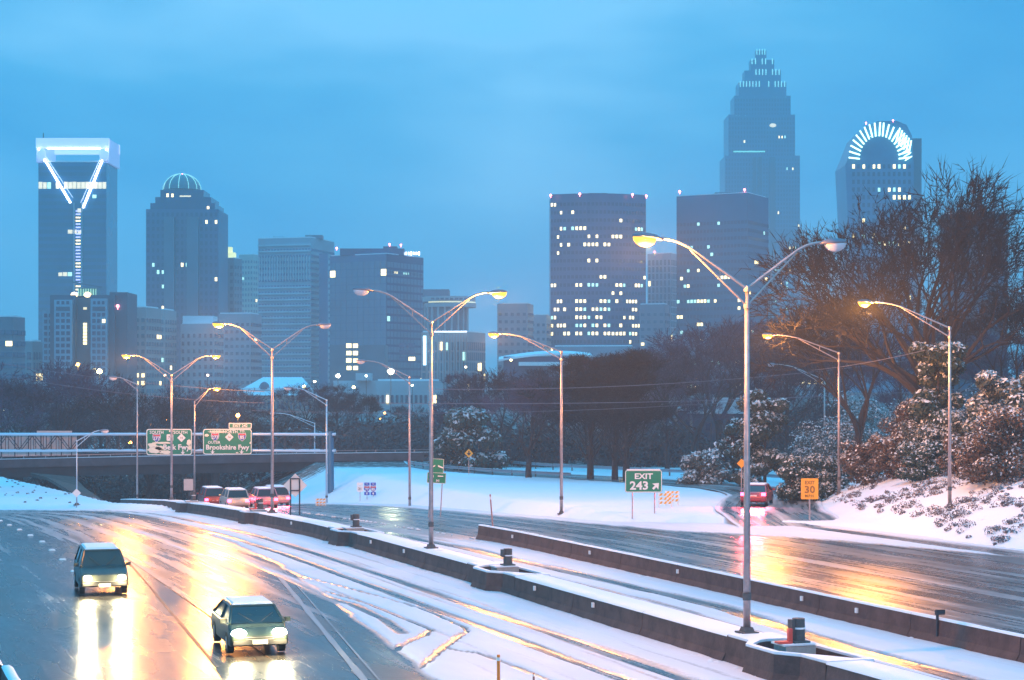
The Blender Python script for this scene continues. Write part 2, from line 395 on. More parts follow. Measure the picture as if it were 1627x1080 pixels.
strip('gutter_edge', wpx(432, 902), wpx(586, 1090), .20, mat('pale gutter concrete', (.26, .27, .28), .35), .016)
strip('gutter_edge', wpx(450, 905), wpx(606, 1085), .06, mat('pale gutter concrete', (.26, .27, .28), .35), .016)
# exit ramp that loops up to the overpass
dr_ = np.gradient(RC, axis=0); nn = np.stack([dr_[:, 1], -dr_[:, 0]], 1); nn /= np.linalg.norm(nn, axis=1)[:, None]
us = np.linspace(-3.6, 3.6, 40)
def ramp_mesh():
    P = RC[26:]; Nn = nn[26:]
    k = np.linspace(0, len(P)-1, 320); ki = np.minimum(k.astype(int), len(P)-2); kf = (k-ki)[:, None]
    P = P[ki]*(1-kf)+P[ki+1]*kf; Nn = Nn[ki]*(1-kf)+Nn[ki+1]*kf
    X = P[:, 0:1]+Nn[:, 0:1]*us; Y = P[:, 1:2]+Nn[:, 1:2]*us
    S = np.repeat(np.cumsum(np.r_[0, np.hypot(*np.diff(P, axis=0).T)])[:, None], 40, 1); T = np.repeat(us[None, :], len(P), 0)
    a = np.full(S.shape, .34); a = np.maximum(a, sm(np.abs(T), 2.9, 3.5)); a = np.maximum(a, .62*(1-sm(np.abs(T-.1), .2, .6)))
    a = np.maximum(a, .75*(1-sm(S, 0, 6)))
    Z0 = ground(P[:, 0], P[:, 1]); Z0 = np.convolve(np.r_[[Z0[0]]*9, Z0, [Z0[-1]]*9], np.ones(19)/19, 'valid'); Z = Z0[:, None]+.16+.02+.04*sm(a, .5, 1)
    return grid_mesh('ramp', X, Y, Z+T*0, (S, T), {'snow': a})
link_mesh('ramp_road', ramp_mesh(), ROADM, kind='structure')

# ------------------------------------------------------------------ terrain: snow over rough grass
def terrain_mat():
    m = bpy.data.materials.new('snow over rough grass'); m.use_nodes = True; t = m.node_tree; b = t.nodes['Principled BSDF']; n = t.nodes; l = t.links
    tcn = n.new('ShaderNodeTexCoord'); at = n.new('ShaderNodeAttribute'); at.attribute_name = 'scrub'
    q = n.new('ShaderNodeTexNoise'); q.inputs['Scale'].default_value = .9; q.inputs['Detail'].default_value = 8; q.inputs['Roughness'].default_value = .7; l.new(tcn.outputs['Object'], q.inputs['Vector'])
    a = n.new('ShaderNodeMath'); a.operation = 'ADD'; l.new(q.outputs[0], a.inputs[0]); l.new(at.outputs['Fac'], a.inputs[1])
    mr = n.new('ShaderNodeMapRange'); mr.interpolation_type = 'SMOOTHSTEP'; mr.inputs['From Min'].default_value = .74; mr.inputs['From Max'].default_value = .95; l.new(a.outputs[0], mr.inputs['Value'])
    mxx = n.new('ShaderNodeMix'); mxx.data_type = 'RGBA'; l.new(mr.outputs[0], mxx.inputs[0]); mxx.inputs[6].default_value = (.80, .82, .86, 1); mxx.inputs[7].default_value = (.055, .045, .045, 1)
    l.new(mxx.outputs[2], b.inputs['Base Color']); b.inputs['Roughness'].default_value = .7
    q2 = n.new('ShaderNodeTexNoise'); q2.inputs['Scale'].default_value = 2.2; q2.inputs['Detail'].default_value = 6; l.new(tcn.outputs['Object'], q2.inputs['Vector'])
    bp = n.new('ShaderNodeBump'); bp.inputs['Strength'].default_value = .6; bp.inputs['Distance'].default_value = .12; l.new(q2.outputs[0], bp.inputs['Height']); l.new(bp.outputs[0], b.inputs['Normal'])
    return m
rr = np.concatenate([np.arange(4, 44, 2.5), np.arange(44, 280, .8), 280*1.035**np.arange(0, 98)])
aa = np.concatenate([np.linspace(-75, -22, 60)[:-1], np.linspace(-22, 22, 300), np.linspace(22, 75, 60)[1:]])
RR, AA = np.meshgrid(rr, np.radians(aa), indexing='ij'); TX = RR*np.sin(AA); TY = RR*np.cos(AA)
TZ = ground(TX, TY); ts_, tt_ = ST(TX, TY)
TZ = TZ+.10*(fnoise(TX*.5, TY*.5, 4, 41)-.5)*(RR < 300)
d_h, sg_h = segdist(TX, TY, HILLB)
scrub = .16*sm(d_h*sg_h, 1, 3)+.25*sm(d_h*sg_h, 7, 12)
scrub = scrub+.45*sm(TY, 222, 245)*(TY < 1e5)+.14*((tt_ < 2) & (ts_ > 130))
link_mesh('terrain', grid_mesh('terrain', TX, TY, TZ, None, {'scrub': scrub}), terrain_mat(), kind='structure')

# ------------------------------------------------------------------ concrete barriers in sections
def sect_pts(t0, face, w_, h, both):
    # jersey profile in (t, z) between t0 and t0 + w_
    if both: return [(t0-.18, 0), (t0-.15, .09), (t0-.03, .3), (t0+.02, h), (t0+w_-.02, h), (t0+w_+.03, .3), (t0+w_+.15, .09), (t0+w_+.18, 0)]
    return [(t0-.16, 0), (t0-.14, .08), (t0-.03, .28), (t0, h), (t0+w_, h), (t0+w_, 0)]
def P3(s, t, z): x, y = XY(s, t); return (x, y, float(prof(s))+z)
def sweep(mb, prof_pts, s0, s1, n=2, z0=0.0):
    st = len(mb.v); k = len(prof_pts); ss = [s0+(s1-s0)*i/n for i in range(n+1)]
    for s in ss:
        for (t, z) in prof_pts: mb.v.append(P3(s, t, z+z0))
    for i in range(n):
        for j in range(k): a = st+i*k+j; b = st+i*k+(j+1) % k; mb.f.append((a, a+k, b+k, b))
    mb.f.append(tuple(st+j for j in range(k))); mb.f.append(tuple(st+n*k+j for j in range(k))[::-1])
def capstrip(s0, s1, t0, t1, z, seed, nt_=5, ds=.3, lump=.035):
    ns = max(2, int((s1-s0)/ds)); S, T = np.meshgrid(np.linspace(s0, s1, ns), np.linspace(0, 1, nt_), indexing='ij')
    ed = .03*(fnoise(S*1.5, T*0, 2, seed)-.5); TT = t0+ed+(t1-t0)*T
    Z = z+.05+lump*(fnoise(S*.9, TT*1.3, 3, seed)-.3); Z[:, 0] = z-.01; Z[:, -1] = z-.01; Z[:, 1] -= .012
    TT[:, 1] = TT[:, 0]+.03; X, Y = XY(S, TT); return grid_mesh('snow_cap', X, Y, Z+prof(S))
med = thing('median_barrier', 'long concrete median barrier with snow on top and lamp posts standing in it', 'barrier', XY(0, .7)+(0,))
PITS = [0.4, 25.6, 50.2, 75.0, 100.5]
BH = .81
ringo = [(-3.05, 0), (-1.6, 0), (-.9, -.45), (.9, -.45), (1.6, 0), (3.05, 0), (3.05, 1.5), (-3.05, 1.5)]
ringi = [(-2.75, 1.12), (-1.8, .45), (-.8, -.24), (.8, -.24), (1.45, .3), (1.55, .6), (1.55, 1.3), (-2.7, 1.3)]
def off(o, root): 
    # parent without moving: world-space verts under an Empty at root
    o.parent = root; o.matrix_parent_inverse = Matrix.Translation(-root.location); return o
PITB = [(p-3.05, p+3.05) for p in PITS]
edges = [-12.0]
for a, b in PITB: edges += [a, b]
edges.append(137.0)
for i in range(0, len(edges), 2):
    a, b = edges[i], edges[i+1]
    if b-a < .2: continue
    n = max(1, round((b-a)/6.3))
    for k in range(n):
        u0, u1 = a+(b-a)*k/n+.02, a+(b-a)*(k+1)/n-.02
        m = MB(); sweep(m, sect_pts(0, 0, 1.5, BH, True), u0, u1, 2); off(m.build('barrier_section', concrete), med)
        off(link_mesh('snow_cap', capstrip(u0-.015, u1+.015, .0, 1.5, BH, k+i*7), snow_cap_m), med)
for j, p in enumerate(PITS):
    m = MB()
    for i in range(8):
        o0, o1, i0, i1 = ringo[i], ringo[(i+1) % 8], ringi[i], ringi[(i+1) % 8]
        q = lambda a, z, o=0.: P3(p+a[0], a[1]-o, z)
        m.quad(q(o0, BH), q(o1, BH), q(i1, BH), q(i0, BH))
        f_ = .14 if i < 5 else -.14
        if i not in (5, 7): m.quad(q(o0, 0, f_), q(o1, 0, f_), q(o1, .28, f_*.2), q(o0, .28, f_*.2)); m.quad(q(o0, .28, f_*.2), q(o1, .28, f_*.2), q(o1, BH), q(o0, BH))
        m.quad(q(i0, BH), q(i1, BH), q(i1, .04), q(i0, .04))
    off(m.build('barrier_section', concrete), med)
    m = MB()
    for i in range(8):
        o0, o1, i0, i1 = ringo[i], ringo[(i+1) % 8], ringi[i], ringi[(i+1) % 8]
        e = lambda a, b, u: (a[0]*(1-u)+b[0]*u, a[1]*(1-u)+b[1]*u)
        a0, a1, b0, b1 = e(o0, i0, .04), e(o1, i1, .04), e(i0, o0, .05), e(i1, o1, .05); zt = BH+.07
        q = lambda a, z: P3(p+a[0], a[1], z)
        m.quad(q(a0, zt), q(a1, zt), q(b1, zt), q(b0, zt)); m.quad(q(b0, zt), q(b1, zt), q(b1, BH-.01), q(b0, BH-.01)); m.quad(q(a1, zt), q(a0, zt), q(a0, BH-.01), q(a1, BH-.01))
    off(m.build('snow_cap', snow_cap_m), med)
bar2 = thing('outer_barrier', 'low concrete barrier between the snowy inner lane and the wet exit lanes', 'barrier', XY(0, 8.4)+(0,))
s_ = -12.0
k = 0
while s_ < 51.5:
    e_ = min(s_+6.2, 52.0); m = MB(); sweep(m, sect_pts(8.25, 0, .24, BH, True), s_+.02, e_-.02, 1); off(m.build('barrier_section', concrete), bar2)
    off(link_mesh('snow_cap', capstrip(s_, e_, 8.25, 8.49, BH, 50+k, 4), snow_cap_m), bar2); s_ = e_; k += 1
bar3 = thing('shoulder_barrier', 'concrete shoulder barrier cut by the bottom corner of the oncoming lanes', 'barrier', XY(0, -20.6)+(0,))
for k in range(9):
    a = -8+k*6.1; m = MB(); sweep(m, [(t-.02*0-(.035*(a-5)), z) for t, z in sect_pts(-21.3, 0, .3, BH, True)], a, a+6.06, 1); 
    off(m.build('barrier_section', concrete), bar3)
    off(link_mesh('snow_cap', capstrip(a, a+6.06, -21.3-.035*(a-5), -21.0-.035*(a-5), BH, 80+k, 4), snow_cap_m), bar3)
# sign-post pedestals in the openings
PDL = ['nearest truncated post with a red tag, in the closest opening of the median', 'truncated post on a concrete block in the second opening of the median',
       'brown truncated post on a block in the third opening of the median', 'striped short post standing in the fourth opening of the median barrier', 'small reddish post at the far end of the median barrier']
for j, p in enumerate(PITS):
    x, y = XY(p-.1, .62); z = float(prof(p))
    r = thing('sign_post_stub', PDL[j], 'post', (x, y, z), R(19.4), 'cut-off sign posts in the median openings')
    m = MB(); m.box((0, 0, .47), (.95, .75, .92)); m.build('concrete_block', concrete_lt, r)
    m = MB(); m.box((-.05, 0, .97), (1.0, .8, .05)); m.build('snow_cap', snow_cap_m, r)
    m = MB(); m.tube((.12, 0, .9), (.12, 0, 1.68), .19, .18, 14); m.box((.12, 0, 1.02), (.5, .5, .06)); m.build('post', rust_post, r)
    m = MB(); m.tube((.12, 0, 1.38), (.12, 0, 1.43), .20, None, 14); m.build('snow_ring', snow_cap_m, r)
    m = MB(); m.box((-.11, .0, 1.5), (.10, .26, .3)); m.build('junction_box', rust_post, r)
    if j in (0, 3):
        m = MB(); m.box((-.22, -.12, 1.2), (.12, .12, .42)); m.box((-.42, -.1, 1.03), (.4, .3, .06)); m.build('red_tag', red_sg, r)
# little ploughed lumps against the barrier foot
m = MB()
for k in range(900):
    s0 = rng.uniform(-8, 120); side = rng.random() < .6
    t0 = -.28-abs(rng.gauss(0, .12)) if side else rng.choice([1.75, 7.85])+rng.gauss(0, .1)
    r0 = rng.uniform(.02, .085); p = P3(s0, t0, .04); m.ell(p, (r0*1.6, r0, r0*.8), 6, 3)
m.build('ploughed_snow_lumps', snow_m, None, 'stuff', True)
# ------------------------------------------------------------------ overpass
def at(px, py, d): return Vector((PX(px, d), d, PZ(py, d)))
br = thing('overpass_bridge', 'dark concrete overpass with snow on its parapet crossing the freeway', 'bridge', (-36, 262, -8))
A0, A1 = np.array([-88.0, 236.0]), np.array([-9.5, 262.0])
def bz(u): return -1.75+.62*math.sin(min(max(u, 0), 1.15)*math.pi*.55)
NBR = 26
def bridge_strip(off0, off1, z0, z1, u0=0.0, u1=1.0):
    m = MB(); dv = (A1-A0); dn = np.array([-dv[1], dv[0]])/np.hypot(*dv); st = 0
    for i in range(NBR+1):
        u = u0+(u1-u0)*i/NBR; p = A0+dv*u; z = bz(u)
        for (o_, zz) in ((off0, z0), (off1, z0), (off1, z1), (off0, z1)):
            q = p+dn*o_; m.v.append((q[0], q[1], z+zz))
        if i:
            a = (i-1)*4
            for j in range(4): m.f.append((a+j, a+(j+1) % 4, a+4+(j+1) % 4, a+4+j))
    m.f.append((3, 2, 1, 0)); n = NBR*4; m.f.append((n, n+1, n+2, n+3)); return m
off(bridge_strip(0.3, 17.7, -.32, -.02).build('deck', concrete_bridge), br)
off(bridge_strip(0, .3, -.35, .75).build('parapet', mat('pinkish parapet concrete', (.12, .075, .08), .8, var=.3, vs=.6)), br)
off(bridge_strip(17.7, 18, -.35, .75).build('parapet', concrete_bridge), br)
off(bridge_strip(.0, .32, .752, .83).build('snow_cap', snow_cap_m), br)
off(bridge_strip(.3, 17.7, -.018, .08).build('deck_snow', snow_m), br)
for o_ in (.45, 4.8, 9.2, 13.2, 16.9): off(bridge_strip(o_, o_+.55, -1.65, -.322).build('girder', concrete_bridge), br)
off(bridge_strip(.1, .16, 1.10, 1.17).build('hand_rail', steel), br)
dv = (A1-A0); dn = np.array([-dv[1], dv[0]])/np.hypot(*dv)
for i in range(30):
    p = A0+dv*(i+.5)/30; m = MB(); m.box((p[0]+dn[0]*.13, p[1]+dn[1]*.13, bz((i+.5)/30)+.97), (.09, .09, .28)); off(m.build('rail_post', steel), br)
for u in (.31, .62):
    for o_ in (1.5, 6.5, 11.5, 16.5):
        p = A0+dv*u+dn*o_; g = -10.0; m = MB(); m.tube((p[0], p[1], g), (p[0], p[1], bz(u)-1.66), .55, None, 12); off(m.build('pier', concrete_bridge), br)
# abutments: solid ends with sloped paving
for u, nm in ((-.02, 'abutment'), (1.0, 'abutment')):
    p = A0+dv*u; m = MB(); c = p+dn*9; ang = math.atan2(dv[1], dv[0]); m.box((c[0], c[1], bz(u)-4.6), (1.6, 18.4, 8.6), ang); off(m.build(nm, concrete_bridge), br)
# brown retaining wall running down the bank
rw = thing('retaining_wall', 'brown concrete wall sloping down between two snowy banks by the overpass', 'wall', at(90, 775, 215))
TP = [(48, 751, 236), (75, 758, 226), (105, 776, 206), (135, 795, 190), (160, 806, 180)]
BT = [(118, 757, 236), (135, 775, 226), (160, 792, 206), (190, 808, 190), (205, 815, 180)]
for i in range(4):
    m = MB(); a, b = at(*TP[i]), at(*TP[i+1]); c, d_ = at(*BT[i+1]), at(*BT[i])
    e = Vector((0, .5, -.45)); m.quad(a, b, c, d_); m.quad(a+e, b+e, b, a); m.quad(d_, c, c+e, d_+e); m.quad(b+e, a+e, d_+e, c+e); off(m.build('wall_section', concrete), rw)

# ------------------------------------------------------------------ street lamps
LAMP = 13.0
ORD = ['first','second','third','fourth','fifth','sixth','seventh','eighth','ninth','tenth','eleventh','twelfth','thirteenth','fourteenth']
def lamp_light(parent, loc, power=900, col=(1.0, .34, .06), rad=.16, low=.35):
    ld = bpy.data.lights.new('lamp_light', 'POINT'); ld.energy = power*LAMP; ld.color = col; ld.shadow_soft_size = rad
    # spread shaped for glow in the haze: most sideways, less upwards, least straight down
    ld.use_nodes = True; t = ld.node_tree; n = t.nodes; em = n['Emission']
    tcn = n.new('ShaderNodeTexCoord'); sp = n.new('ShaderNodeSeparateXYZ'); t.links.new(tcn.outputs['Normal'], sp.inputs[0])
    r = n.new('ShaderNodeValToRGB'); mr = n.new('ShaderNodeMapRange'); mr.inputs['From Min'].default_value = -1; mr.inputs['From Max'].default_value = 1
    t.links.new(sp.outputs[2], mr.inputs['Value']); t.links.new(mr.outputs[0], r.inputs[0])
    e = r.color_ramp.elements; e[0].position = 0; e[0].color = (.27, .27, .27, 1); e[1].position = 1; e[1].color = (.6, .6, .6, 1)
    for p, v in ((.2, .33), (.34, .8), (.43, 1.0), (.5, 1.0), (.6, .95)):
        q = r.color_ramp.elements.new(p); q.color = (v, v, v, 1)
    t.links.new(r.outputs[0], em.inputs['Strength'])
    o = bpy.data.objects.new('lamp_light', ld); C.objects.link(o); o.location = loc; o.parent = parent; return o
def lamp(label, x, y, z, arms, H=10.5, rz=0.0, group='cobra-head street lamps on tall posts', power=900, thin=1.0, pm=None, base=True):
    """arms: list of (side, reach, rise, lit)"""
    pm = pm or steel; r = thing('street_lamp', label, 'street lamp', (x, y, z), rz, group)
    m = MB(); m.path([(0, 0, 0), (0, 0, H*.5), (0, 0, H)], [.115*thin, .095*thin, .07*thin], 12); m.ell((0, 0, H), (.085*thin, .085*thin, .07), 8, 4); m.build('pole', pm, r, smooth=True)
    if base:
        m = MB(); m.box((0, 0, .03), (.55, .55, .05)); m.box((0, 0, .12), (.36, .36, .14), taper=.75); m.build('base_plate', rust_post, r)
    m = MB(); m.tube((0, 0, 1.0), (0, 0, 1.22), .128*thin, None, 12); m.build('pole_band', rust_post, r)
    for zz in (H-.55, H-.04): m = MB(); m.tube((0, 0, zz-.09), (0, 0, zz+.05), .10*thin, None, 10); m.build('arm_collar', pm, r)
    for side, reach, rise, lit in arms:
        kx, kz = reach*.57, H+rise*.82
        top = [(0, 0, H-.03), (side*kx, 0, kz)]
        for i in range(1, 7):
            u = i/6; top.append((side*(kx+(reach-.35-kx)*u), 0, kz+(rise*.2)*(1-(1-u)**2)))
        m = MB(); m.path(top, [.048]+[.042]*(len(top)-2)+[.036], 8)
        m.tube((0, 0, H-.55), (side*kx, 0, kz-.05), .036, .03, 8)
        m.tube((side*kx*.48, 0, H+(kz-H)*.48), (side*kx*.48, 0, H-.55+(kz-.05-H+.55)*.48), .022, None, 6)
        m.build('arm', pm, r, smooth=False)
        hx, hz = side*reach, H+rise*1.02
        M_ = Matrix.Translation((hx, 0, hz)) @ Matrix.Rotation(side*-R(4), 4, 'Y')
        m = MB(); m.ell((0, 0, 0), (.46, .21, .14), 14, 6, -.12, 1.0, M_); m.tube(M_ @ Vector((-side*.28, 0, .02)), M_ @ Vector((-side*.52, 0, .0)), .07, .045, 8)
        hd = m.build('lamp_head', lampbody, r, smooth=True)
        m = MB(); m.ell((side*.06, 0, -.01), (.38, .20, .27), 14, 6, -1.0, -.05, M_); m.build('lamp_glass', lampglass if lit else lampglass_off, hd, smooth=True)
        if lit and power: lamp_light(r, (hx, 0, hz-.46), power)
    return r
TZR = R(19.4)
def cap_lamp(label, s, H, arms, **k):
    x, y = XY(s, .72); return lamp(label, x, y, float(prof(s))+BH+.05, arms, H, TZR, **k)
def s_of(x, y): return float(ST(np.array([x]), np.array([y]))[0][0])
cap_lamp('tallest nearest twin-arm lamp post, its orange lamp burning over the wet lanes', s_of(7.15, 57.1), 10.45, [(-1, 3.3, 1.4, True), (1, 2.95, 1.4, False)], power=1300)
cap_lamp('second twin-arm lamp post on the median, right lamp lit and left one dark', s_of(-3.65, 88), 10.55, [(-1, 3.3, 1.4, False), (1, 3.3, 1.4, True)], power=1000)
cap_lamp('third twin-arm lamp post on the median, left lamp orange and right lamp dead', s_of(-14.8, 121), 10.5, [(-1, 3.4, 1.55, True), (1, 3.4, 1.55, False)], power=1000)
cap_lamp('reddish twin-arm lamp post before the overpass with both orange lamps lit', s_of(-26.6, 159), 10.5, [(-1, 3.7, 1.6, True), (1, 3.7, 1.6, True)], power=750)
def far_lamp(label, px, top, d, heads, zb=None, H=None, **k):
    x = PX(px, d); zt = PZ(top, d); z = G(x, d) if zb is None else zb
    return lamp(label, x, d, z-.05, heads, zt-z+.05, 0, **k)
far_lamp('single-arm lamp post on the snowy hillside with a blazing orange lamp', 1509, 520, 109.6, [(-1, 4.9, 1.45, True)], group='single-arm lamps along the ramp', power=1900)
far_lamp('single-arm lamp post behind the amber speed plate, lamp lit orange', 1333, 560, 135, [(-1, 5.05, 1.25, True)], group='single-arm lamps along the ramp', power=700)
far_lamp('single-arm dark lamp post standing close behind the lit ramp lamp', 1310, 603, 200, [(-1, 5.6, 1.6, False)], group='single-arm lamps along the ramp', base=False)
far_lamp('far dark lamp with one arm in front of the bare trees and snowy roof', 1130, 625, 232, [(-1, 4.8, 2.0, False)], group='single-arm lamps along the ramp', base=False, pm=steel_dk)
far_lamp('pink lamp post alone on the snowy island left of the exit sign, lamp lit', 892, 558, 130, [(-1, 4.6, 1.2, True)], group='single-arm lamps along the ramp', power=1000)
far_lamp('dark lamp post on the island beside the low blue route markers', 651, 598, 160, [(-1, 4.1, 1.3, False)], group='single-arm lamps along the ramp')
far_lamp('pale blue lit lamp post at the right end of the sign gantry', 519, 635, 193, [(-1, 3.9, 1.2, False)], group='single-arm lamps along the freeway', pm=steel_bl, base=False)
far_lamp('lamp post hidden behind the reddish twin lamp, small orange lamp lit', 309, 638, 196, [(1, 2.3, 1.4, True)], group='single-arm lamps along the freeway', power=700)
far_lamp('thin plain lamp post left of the first green gantry sign', 218, 610, 176, [(-1, 2.2, .6, False)], group='single-arm lamps along the freeway', thin=.8)
far_lamp('lamp post carrying the small warning diamond, dark lamp over the gantry truss', 122, 700, 172, [(1, 2.5, .9, False)], group='single-arm lamps along the freeway', thin=.6, pm=steel_bl)
far_lamp('pale lamp behind the gantry, upper of two leaning left beyond the signs', 500, 672, 270, [(-1, 6.0, 1.4, False)], group='pale lamps beyond the overpass', pm=steel_bl, base=False)
far_lamp('pale lamp behind the gantry, lower of two leaning left beyond the signs', 527, 690, 285, [(-1, 6.0, 1.0, False)], group='pale lamps beyond the overpass', pm=steel_bl, base=False)
far_lamp('pale lamp on the street beyond the overpass near the gantry column', 570, 708, 300, [(1, 5.0, 1.0, False)], group='pale lamps beyond the overpass', pm=steel_bl, base=False, thin=.7)
# the row goes on towards the viewer, out of the picture
cap_lamp('twin-arm lamp post of the median row standing nearer than the picture shows', -33, 10.5, [(-1, 3.3, 1.4, True), (1, 3.3, 1.4, True)], power=500)
def globe(label, px, py, d, col, es, r0, power=0, cat='lamp', lcol=None):
    x, z = PX(px, d), PZ(py, d); g = G(x, d); g = min(g, z-2)
    r = thing('post_lamp', label, cat, (x, d, g), 0)
    m = MB(); m.path([(0, 0, 0), (0, 0, z-g-r0)], [.09, .06], 6); m.build('pole', steel_dk, r)
    m = MB(); m.box((0, 0, z-g+r0*1.05), (r0*1.9, r0*1.9, r0*.35), taper=.6); m.build('lamp_cap', lampbody, r)
    m = MB(); m.ell((0, 0, z-g), (r0, r0, r0*.85), 10, 6); m.build('globe', mat('glow %s' % cat_key(col, es), col, .4, emit=col, es=es), r, smooth=True)
    if power: lamp_light(r, (0, -r0-.12, z-g), power*.3, lcol or col, .3)
def cat_key(c, e): return '%d %d %d %d' % (c[0]*99, c[1]*99, c[2]*99, e)
SOD = (1.0, .42, .08)
globe('yellow-white post lamp at the foot of the blue hotel block', 158, 590, 330, (1, .85, .35), 14, .5, 2500, lcol=(1, .8, .3))
globe('small orange post lamp over the dark trees left of the yellow one', 124, 579, 330, SOD, 12, .32, 1200)
globe('dazzling pale floodlight beside the long white building', 621, 590, 420, (1, 1, .72), 14, .75, 1500, 'floodlight', (.95, 1, .6))
globe('white floodlight on a post left of the dazzling one', 537, 597, 430, (1, .97, .85), 12, .5, 900, 'floodlight', (1, .95, .8))
globe('orange post lamp just above the second green gantry sign', 378, 660, 262, SOD, 26, .27, 1100)
globe('orange star-shaped lamp low behind the gantry truss', 207, 703, 300, SOD, 20, .3, 500)
globe('small orange lamp below the bare tree fork', 264, 668, 300, SOD, 12, .22, 200)
globe('tiny orange lamp left of the bare tree fork', 239, 674, 320, SOD, 10, .16)
globe('tiny warm lamp between the trees right of the gantry column', 604, 665, 330, SOD, 12, .2)
globe('yellow cluster lamp among the dark columnar trees', 989, 577, 300, (1, .6, .1), 16, .33, 500)
globe('warm lamp in the trees beneath the white building', 630, 684, 340, SOD, 14, .24)
globe('small orange lamp left of the snow-dusted evergreen', 611, 656, 380, SOD, 10, .25)
globe('small yellow lamp beside the yellow floodlight trees', 483, 614, 400, (1, .85, .3), 12, .35)
globe('second small yellow lamp before the grey tower foot', 562, 615, 400, (1, .85, .3), 12, .35)
globe('tiny white lamp behind the trees at the far left', 6, 653, 300, (1, .95, .8), 8, .17)
globe('tiny warm lamp just above the parapet at the far left', 82, 740, 250, (1, .8, .4), 12, .15)
globe('small pair-like orange lamp in the forest near the dead ramp lamp', 1106, 603, 300, SOD, 10, .2)
globe('small orange lamp in the forest right of the tall median post', 1299, 519, 330, SOD, 9, .22)
globe('white security lamp glowing in the big bare tree', 1475, 362, 300, (1, 1, 1), 9, .14)
globe('second white security lamp glowing low in the big bare tree', 1524, 406, 300, (1, 1, 1), 9, .14)
globe('third white security lamp to the right in the big bare tree', 1561, 406, 300, (1, 1, 1), 9, .14)

# ------------------------------------------------------------------ signs
def text(parent, s, size, loc, m, name='lettering', bold=.0, sx=1.0):
    cu = bpy.data.curves.new('t', 'FONT'); cu.body = s; cu.size = size; cu.align_x = 'CENTER'; cu.align_y = 'CENTER'; cu.offset = bold*size; cu.resolution_u = 2
    o = bpy.data.objects.new('t', cu); C.objects.link(o); bpy.context.view_layer.update()
    me = bpy.data.meshes.new_from_object(o.evaluated_get(bpy.context.evaluated_depsgraph_get())); bpy.data.objects.remove(o)
    me.transform(Matrix.Translation(loc) @ Matrix.Rotation(R(90), 4, 'X') @ Matrix.Diagonal((sx, 1, 1, 1)))
    me.materials.clear(); return link_mesh(name, me, m, parent)
def rrect(w_, h, r_, n=4):
    P = []
    for cx, cz, a0 in ((w_/2-r_, h/2-r_, 0), (-w_/2+r_, h/2-r_, 90), (-w_/2+r_, -h/2+r_, 180), (w_/2-r_, -h/2+r_, 270)):
        for i in range(n+1): a = R(a0+90*i/n); P.append((cx+r_*math.cos(a), cz+r_*math.sin(a)))
    return P
def plate(parent, w_, h, z, m, border=None, y=0.0, th=.03, x=0.0, r_=.12, name='panel'):
    q = MB(); q.prism(rrect(w_, h, r_)[::-1], (x, y, z), (1, 0, 0), (0, 0, 1), (0, 1, 0), th); p = q.build(name, m, parent)
    if border:
        o_, i_ = rrect(w_, h, r_), rrect(w_-.16*border[1], h-.16*border[1], max(r_-.06, .03)); q = MB(); n = len(o_)
        for k in range(n):
            j = (k+1) % n; V3 = lambda a, yy: (x+a[0]*.985, y+yy, z+a[1]*.985); I3 = lambda a, yy: (x+a[0], y+yy, z+a[1])
            q.quad(V3(o_[k], -.014), V3(o_[j], -.014), I3(i_[j], -.014), I3(i_[k], -.014))
        q.build('border', border[0], p)
    return p
def shape(parent, poly, loc, m, name, th=.012):
    q = MB(); q.prism([(a, b) for a, b in poly], loc, (1, 0, 0), (0, 0, 1), (0, -1, 0), th); return q.build(name, m, parent)
def shield_poly(s): return [(-.42*s, .5*s), (0, .40*s), (.42*s, .5*s), (.5*s, .15*s), (.42*s, -.2*s), (0, -.55*s), (-.42*s, -.2*s), (-.5*s, .15*s)]
def shield(parent, num, x, y, z, s):
    shape(parent, shield_poly(s*1.12), (x, y, z), white_sg, 'shield_border'); b = shape(parent, shield_poly(s), (x, y-.014, z), blue_sg, 'route_shield')
    shape(parent, [(-.40*s, .46*s), (0, .36*s), (.40*s, .46*s), (.45*s, .22*s), (-.45*s, .22*s)], (x, y-.03, z), red_sg, 'shield_band'); text(parent, num, s*.62, (x, y-.045, z-.08*s), white_sg, bold=.03)
def arrow_dn(parent, x, y, z, s, m=None, rot=0.0):
    P = [(-.13, .5), (.13, .5), (.13, .05), (.5, .12), (0, -.5), (-.5, .12), (-.13, .05)]; c, n = math.cos(rot), math.sin(rot)
    shape(parent, [(s*(a*c-b*n), s*(a*n+b*c)) for a, b in P], (x, y, z), m or white_sg, 'arrow')
# sign gantry
GD = 205.0
gx0, gx1 = -66.0, PX(532, GD); gzb, gzt = PZ(716, GD), PZ(690, GD); ga = thing('sign_gantry', 'pale blue overhead truss gantry spanning the freeway before the overpass', 'gantry', (gx1-.3, GD, G(gx1, GD)))
gz0 = G(gx1, GD)-.3
for yy in (GD, GD+1.3):
    for zz in (gzb, gzt): m = MB(); m.tube((gx0, yy, zz), (gx1, yy, zz), .15, None, 8); off(m.build('chord', steel_bl), ga)
nb = 34; stp = (gx1-gx0)/nb
for i in range(nb):
    a, b = gx0+i*stp, gx0+(i+1)*stp
    for yy in (GD, GD+1.3):
        m = MB(); m.tube((a, yy, gzb), (a, yy, gzt), .045, None, 5); m.tube((a, yy, gzb if i % 2 else gzt), (b, yy, gzt if i % 2 else gzb), .045, None, 5); off(m.build('lattice', steel_dk), ga)
for yy in (GD, GD+1.3): m = MB(); m.path([(gx1-.5, yy, gz0), (gx1-.5, yy, gzt+.3)], [.30, .24], 12); off(m.build('column', mat('blue column paint', (.05, .16, .26), .5, .3)), ga)
